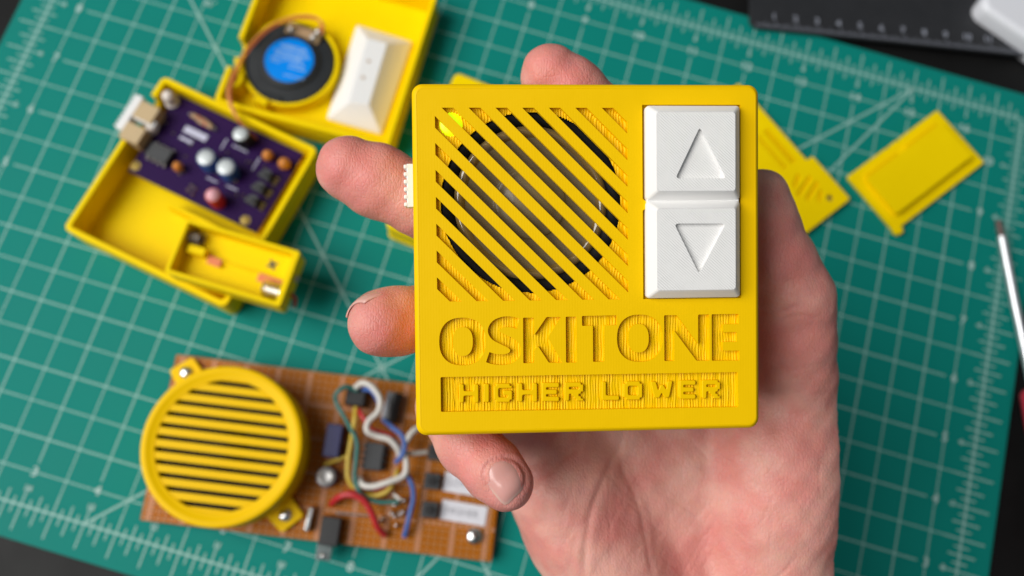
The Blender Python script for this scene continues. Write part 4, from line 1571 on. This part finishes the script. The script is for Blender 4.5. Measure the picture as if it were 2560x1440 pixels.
def screw(t, px_, py_, zb_, r=2.6, h=1.8, parent=None):
    p = lp(t, px_, py_, zb_ + h * .6)
    o = MB().lathe((p[0], p[1], zb_), [(r, 0), (r, h * .35), (r * .9, h * .7), (r * .55, h * .95), (.05, h)], 24).build('screw_head', M['metal'], parent or t, angle=60)
    return o


screw(pb, 1185, 1341, ZB, 3.1, 2.6)
for xx, yy in ((4, 4), (PW - 4, 4), (4, PHt - 4), (PW - 4, PHt - 4)):
    MB().lathe((xx, yy, 0), [(2.4, 0), (2.4, ZB - 1.65)], 12).build('standoff', M['dark_grey'], pb)

HC = 17.5
cc = lp(pb, 553, 1113, ZB + HC)
RO = 29.3
cv = MB().lathe((cc[0], cc[1], ZB), [(RO, 0.02), (RO, HC - 1.2), (RO - .35, HC - .35), (RO - 1.2, HC), (RO - 2.4, HC), (RO - 3.0, HC - .4), (RO - 4.6, HC - .75),
                                     (24.3, HC - .8), (24.0, HC - 1.1), (24.0, HC - 3.0), (RO - 2.2, HC - 3.2), (RO - 2.2, .02)], 96, cap=False).build('speaker_cover', M['yellow_face'], pb, angle=35)
MB().lathe((cc[0], cc[1], ZB + HC - 3.9), [(27, -1), (27, 0), (21, .3), (16, -.4), (9, -1.2), (8, -.4), (.05, .4)], 48).build('speaker_cone', M['matte_black'], cv, angle=60)
pitch = 4.42
sl_dir = math.radians(-.2)
for k in range(12):
    y0_ = -24.6 + (k - .32) * pitch + .8
    y1_ = y0_ + pitch - 1.75
    if k == 0:
        y0_ = -25
    if k == 11:
        y1_ = 25
    pl = []
    for yy in np.linspace(max(y0_, -24.05), min(y1_, 24.05), 7):
        pl.append((cc[0] + math.sqrt(max(24.05 ** 2 - yy * yy, 0.01)), cc[1] + yy))
    pr = [(2 * cc[0] - x, y) for x, y in pl[::-1]]
    MB().flat([pl + pr], ZB + HC - 2.1, ZB + HC - .95, .2).build('grille_slat', M['yellow_face'], cv, angle=40)
for px_, py_, an in ((466, 932, 0), (714, 1288, 0)):
    p = lp(pb, px_, py_, ZB + 2.5)
    v_ = p[:2] - cc[:2]
    a_ = math.atan2(v_[1], v_[0])
    r_ = np.linalg.norm(v_)
    ux, uy = math.cos(a_), math.sin(a_)
    P4 = [(cc[0] + ux * s_ - uy * t_, cc[1] + uy * s_ + ux * t_) for s_, t_ in ((24, -6), (r_ + 4.2, -5), (r_ + 4.6, 5), (24, 6))]
    MB().flat([round_poly(P4, 1.4, 4)], ZB + .03, ZB + 2.6, .3).build('mounting_ear', M['yellow_face'], cv, angle=40)
    MB().lathe((p[0], p[1], ZB + 2.6), [(2.5, 0), (2.4, .7), (1.6, 1.3), (.05, 1.6)], 24).build('screw_head', M['metal'], cv, angle=60)

# chip, can, box capacitor, connector, trimmer, switches, paper labels
p = lp(pb, 934, 1141, ZB + 4)
ch = MB().box((p[0], p[1], ZB + 2.6), (7.0, 10.4, 3.6)).build('chip', M['dark_grey'], pb, bevel=.3)
for k in range(4):
    for sg in (-1, 1):
        MB().lathe((p[0] + sg * 4.3, p[1] + (k - 1.5) * 2.54, ZB), [(.95, 0), (.9, 2.4), (.5, 3.6), (.05, 3.9)], 12).build('pin', M['metal' if sg < 0 else 'dark_grey'], ch, angle=60)
p = lp(pb, 889, 991, ZB + 6)
MB().box((p[0], p[1], ZB + 3.4), (7.6, 7.2, 6.8)).build('connector_block', M['black'], pb, bevel=.5)
a, b = lp(pb, 990, 982, ZB + 5), lp(pb, 973, 1055, ZB + 5)
v_ = b - a
ang = math.atan2(v_[1], v_[0])
MB().tube([a + np.array([0, 0, -1.6]), b + np.array([0, 0, -1.6])], 3.0, 20).build('upright_can', M['black'], pb)
u_ = v_ / np.linalg.norm(v_)
nrm_ = np.array([u_[1], -u_[0], 0])
MB().box((*((a + b) / 2 + nrm_ * 2.2 * (1 if nrm_[0] < 0 else -1))[:2], ZB + 5.6), (11.2, 2.2, 1.4), ang).build('can_stripe', mat('silver_stripe', (.33, .35, .38), .35, metal=.4), pb, bevel=.4)
p = lp(pb, 832, 1101, ZB + 8)
MB().box((p[0], p[1], ZB + 4), (6.0, 12.4, 8)).build('box_capacitor', M['navy'], pb, bevel=.4)
p = lp(pb, 815, 1192, ZB + 6)
o = MB().lathe((p[0], p[1], ZB), [(3.9, 0), (3.9, 5.4), (3.6, 5.8)], 28).build('trimmer', M['navy'], pb, angle=50)
MB().lathe((p[0], p[1], ZB + 5.8), [(3.5, 0), (3.4, .3), (2.2, .8), (1.4, .5), (.05, .5)], 28).build('can_top', M['trimtop'], o, angle=40)
p = lp(pb, 772, 1298, ZB + 4)
MB().box((p[0], p[1], ZB + 2.2), (2.0, 9.0, 4.4), -.05).build('metal_bracket', M['metal'], pb, bevel=.5)
p = lp(pb, 826, 1320, ZB + 5)
sb = MB().box((p[0], p[1] - 1.2, ZB + 2.8), (7.2, 10.5, 5.6)).build('slide_switch', M['black'], pb, bevel=.4)
p = lp(pb, 808, 1384, ZB + 3)
MB().box((p[0], p[1] + 1, ZB + 1.6), (5.6, 7.0, 2.4)).build('switch_tongue', mat('clear_grey_plastic', (.45, .44, .45), .15, trans=.7), sb, bevel=.4)
MB().lathe((p[0], p[1] - 1, ZB + 2.8), [(1.2, 0), (1.1, .5), (.05, .9)], 14).build('switch_pin', M['metal'], sb, angle=60)
for px_, py_ in ((1080, 1203), (1074, 1275), (1090, 1130)):
    p = lp(pb, px_, py_, ZB + 3.5)
    o = MB().box((p[0], p[1], ZB + 1.8), (6.0, 6.0, 3.5)).build('push_switch', M['dark_grey'], pb, bevel=.3)
    MB().lathe((p[0], p[1], ZB + 3.5), [(1.7, .02), (1.7, .8), (1.5, 1.0)], 18).build('plunger', M['black'], o, angle=40)
for px_, py_, s_ in ((1159, 1282, 'HIGHER'), (1166, 1212, 'LOWER')):
    p = lp(pb, px_, py_, ZB)
    a_ = math.radians(-2.5)
    o = MB().box((p[0], p[1], ZB + .35), (17.5, 7.4, .3), a_).build('paper_label', M['paper'], pb, smooth=False)
    MB().text(s_, (p[0] - .6, p[1]), 3.6, ZB + .55, a_, .02).build('label_text', M['inkgrey'], o, smooth=False)
for px_, py_, h_ in ((995, 1250, 7), (1008, 1251, 8), (978, 1283, 6), (985, 1290, 5), (1000, 1285, 6), (990, 1314, 4), (947, 1303, 3.5), (985, 1262, 7), (1006, 1280, 6), (955, 1296, 3)):
    p = lp(pb, px_, py_, ZB + h_)
    MB().lathe((p[0], p[1], ZB), [(.85, 0), (.7, h_ - .6), (.5, h_ - .1), (.05, h_)], 10).build('pin', M['metal'], pb, angle=60)
MB().tube([lp(pb, 985, 1236, ZB + 6), lp(pb, 1000, 1250, ZB + 7)], .8).build('bare_lead', M['solder'], pb)
p = lp(pb, 860, 1285, ZB + 1)
MB().tube([(p[0] - 3, p[1], ZB + 1), (p[0] + 10, p[1] + .4, ZB + 1)], .4, 6).build('bare_lead', M['metal'], pb)


def wire(mk, r, pts):
    P_ = [tuple(lp(pb, 330 + x / 2.4854, 880 + y / 2.4854, ZB + z)) for x, y, z in pts]
    return MB().tube(smooth_path(P_), r, 12).build('jumper_wire', M[mk], pb)


wire('w_green', .85, [(1400, 240, 8), (1330, 215, 10), (1272, 255, 10), (1268, 310, 9), (1315, 395, 9), (1362, 480, 8.5), (1398, 560, 8), (1392, 680, 7), (1385, 790, 6), (1430, 890, 6), (1530, 932, 6), (1660, 930, 6)])
wire('w_yellow', .9, [(1390, 345, 7), (1382, 430, 9), (1360, 560, 6), (1342, 680, 5.5), (1345, 790, 5), (1405, 862, 4), (1500, 892, 4), (1590, 860, 5), (1640, 770, 5), (1650, 735, 3)])
wire('w_yellow', .75, [(1195, 702, 1), (1260, 675, 3), (1335, 648, 5)])
wire('w_white', 1.15, [(1385, 225, 8), (1430, 192, 12), (1490, 215, 13), (1540, 290, 13), (1530, 370, 13), (1470, 430, 13), (1462, 490, 13), (1520, 522, 12), (1600, 545, 12), (1650, 600, 11), (1662, 640, 9)])
wire('w_white', 1.15, [(1830, 455, 6), (1760, 482, 9), (1712, 540, 10), (1690, 610, 10), (1705, 690, 9), (1690, 765, 8), (1600, 805, 8), (1500, 835, 7), (1435, 825, 6), (1410, 780, 3)])
wire('w_white', .9, [(1700, 632, 7), (1760, 630, 6), (1830, 622, 4)])
wire('w_blue', .95, [(1440, 230, 9), (1490, 240, 12), (1530, 300, 11.5), (1538, 345, 11)])
wire('w_blue', .95, [(1560, 420, 6), (1620, 470, 8), (1678, 520, 10), (1695, 580, 11), (1680, 640, 11), (1640, 685, 9)])
wire('w_blue', .95, [(1690, 740, 6), (1738, 820, 6), (1748, 910, 5), (1728, 1000, 5), (1710, 1080, 4), (1692, 1150, 2)])
wire('w_red', .95, [(1405, 360, 7), (1440, 410, 9), (1490, 480, 8), (1570, 505, 8), (1630, 540, 8), (1670, 620, 6)])
wire('w_red', .8, [(1640, 815, 3), (1570, 840, 3), (1500, 860, 2)])
wire('w_red', 1.25, [(1240, 945, 2), (1280, 905, 6), (1350, 885, 8), (1430, 915, 8), (1485, 990, 7), (1525, 1085, 5), (1572, 1140, 2)])
wire('w_red', 1.0, [(1290, 895, 3), (1370, 870, 5), (1440, 880, 5)])

# ------------------------------------------------------------------ ruler, screwdriver, white case at the right
zr = 3.0
r0, r1 = at(1874, 66, zr), at(2556, 138, zr)
v_ = (r1 - r0)[:2]
rz7 = math.atan2(v_[1], v_[0])
rt = thing('ruler', 'black ruler with faint grey centimetre numbers, lying across the mat\'s upper edge', 'ruler', (r0[0], r0[1], .9), rz7)
RLn = 320
MB().flat([round_poly([(0, 0), (RLn, 0), (RLn, 42), (0, 42)], 5, 6)], 0, 2.0, .3).build('blade', M['ruler'], rt, angle=40)
tkr, nmr = MB(), MB()
off = lp(rt, 1935, 58, 2)[0]
for k in range(0, 300):
    xx = off + (k - 10) * 1.0 + 1.0
    if xx > 3:
        L_ = 3.4 if k % 10 == 0 else 2.6 if k % 5 == 0 else 1.7
        tkr.rect(xx - .11, .6, xx + .11, .6 + L_, 2.04)
for k in range(1, 29):
    nmr.text(str(k), (off + (k - 1) * 10, 6.4), 4.4, 2.04, thick=.08)
tkr.build('tick_print', M['rulerprint'], rt, smooth=False)
nmr.build('number_print', M['rulerprint'], rt, smooth=False)

s0, s1 = at(2504, 592, 5.5), at(2561, 880, 5.5)
v_ = (s1 - s0)[:2]
rz8 = math.atan2(v_[1], v_[0])
sd = thing('screwdriver', 'screwdriver with bright steel shaft and red handle, lying across the mat\'s right edge', 'screwdriver', (s0[0], s0[1], 0), rz8)
MB().tube([(-7, 0, 5.5), (-4, 0, 5.5), (0, 0, 5.5), (1, 0, 5.5)], 1.5, 16, 1.3).build('tip', M['tip'], sd)
MB().tube([(0, 0, 5.5), (1.2, 0, 5.5), (30, 0, 5.5), (72, 0, 6.5)], 1.75, 24).build('shaft', M['shaft'], sd)
pr = [(65.5, .1), (65.6, 3.5), (66.4, 5.2), (68, 6.2), (80, 6.5), (94, 6.0), (99, 5.4), (104, 6.2), (112, 7.2), (130, 7.4), (146, 6.6), (150, 4.5), (151, .1)]
rg = []
for x_, r_ in pr:
    rg.append([(x_, r_ * (1 + .05 * math.cos(6 * a_)) * math.cos(a_), 7.6 + r_ * (1 + .05 * math.cos(6 * a_)) * math.sin(a_)) for a_ in (2 * math.pi * k / 36 for k in range(36))])
MB().loft(rg).build('handle', M['redhandle'], sd, angle=50)

w0, w1 = at(2448, 12, 12), at(2560, 88, 12)
v_ = (w1 - w0)[:2]
rz9 = math.atan2(v_[1], v_[0])
wt_ = thing('white_case', 'rounded white plastic case poking into the far upper right corner, on the black desk', 'case', (w0[0], w0[1], -2.8), rz9)
MB().flat([rrect(-.5, 0, 90, 60, 6)], 0, 15, 2.5).build('body', M['whitecase'], wt_, angle=50)
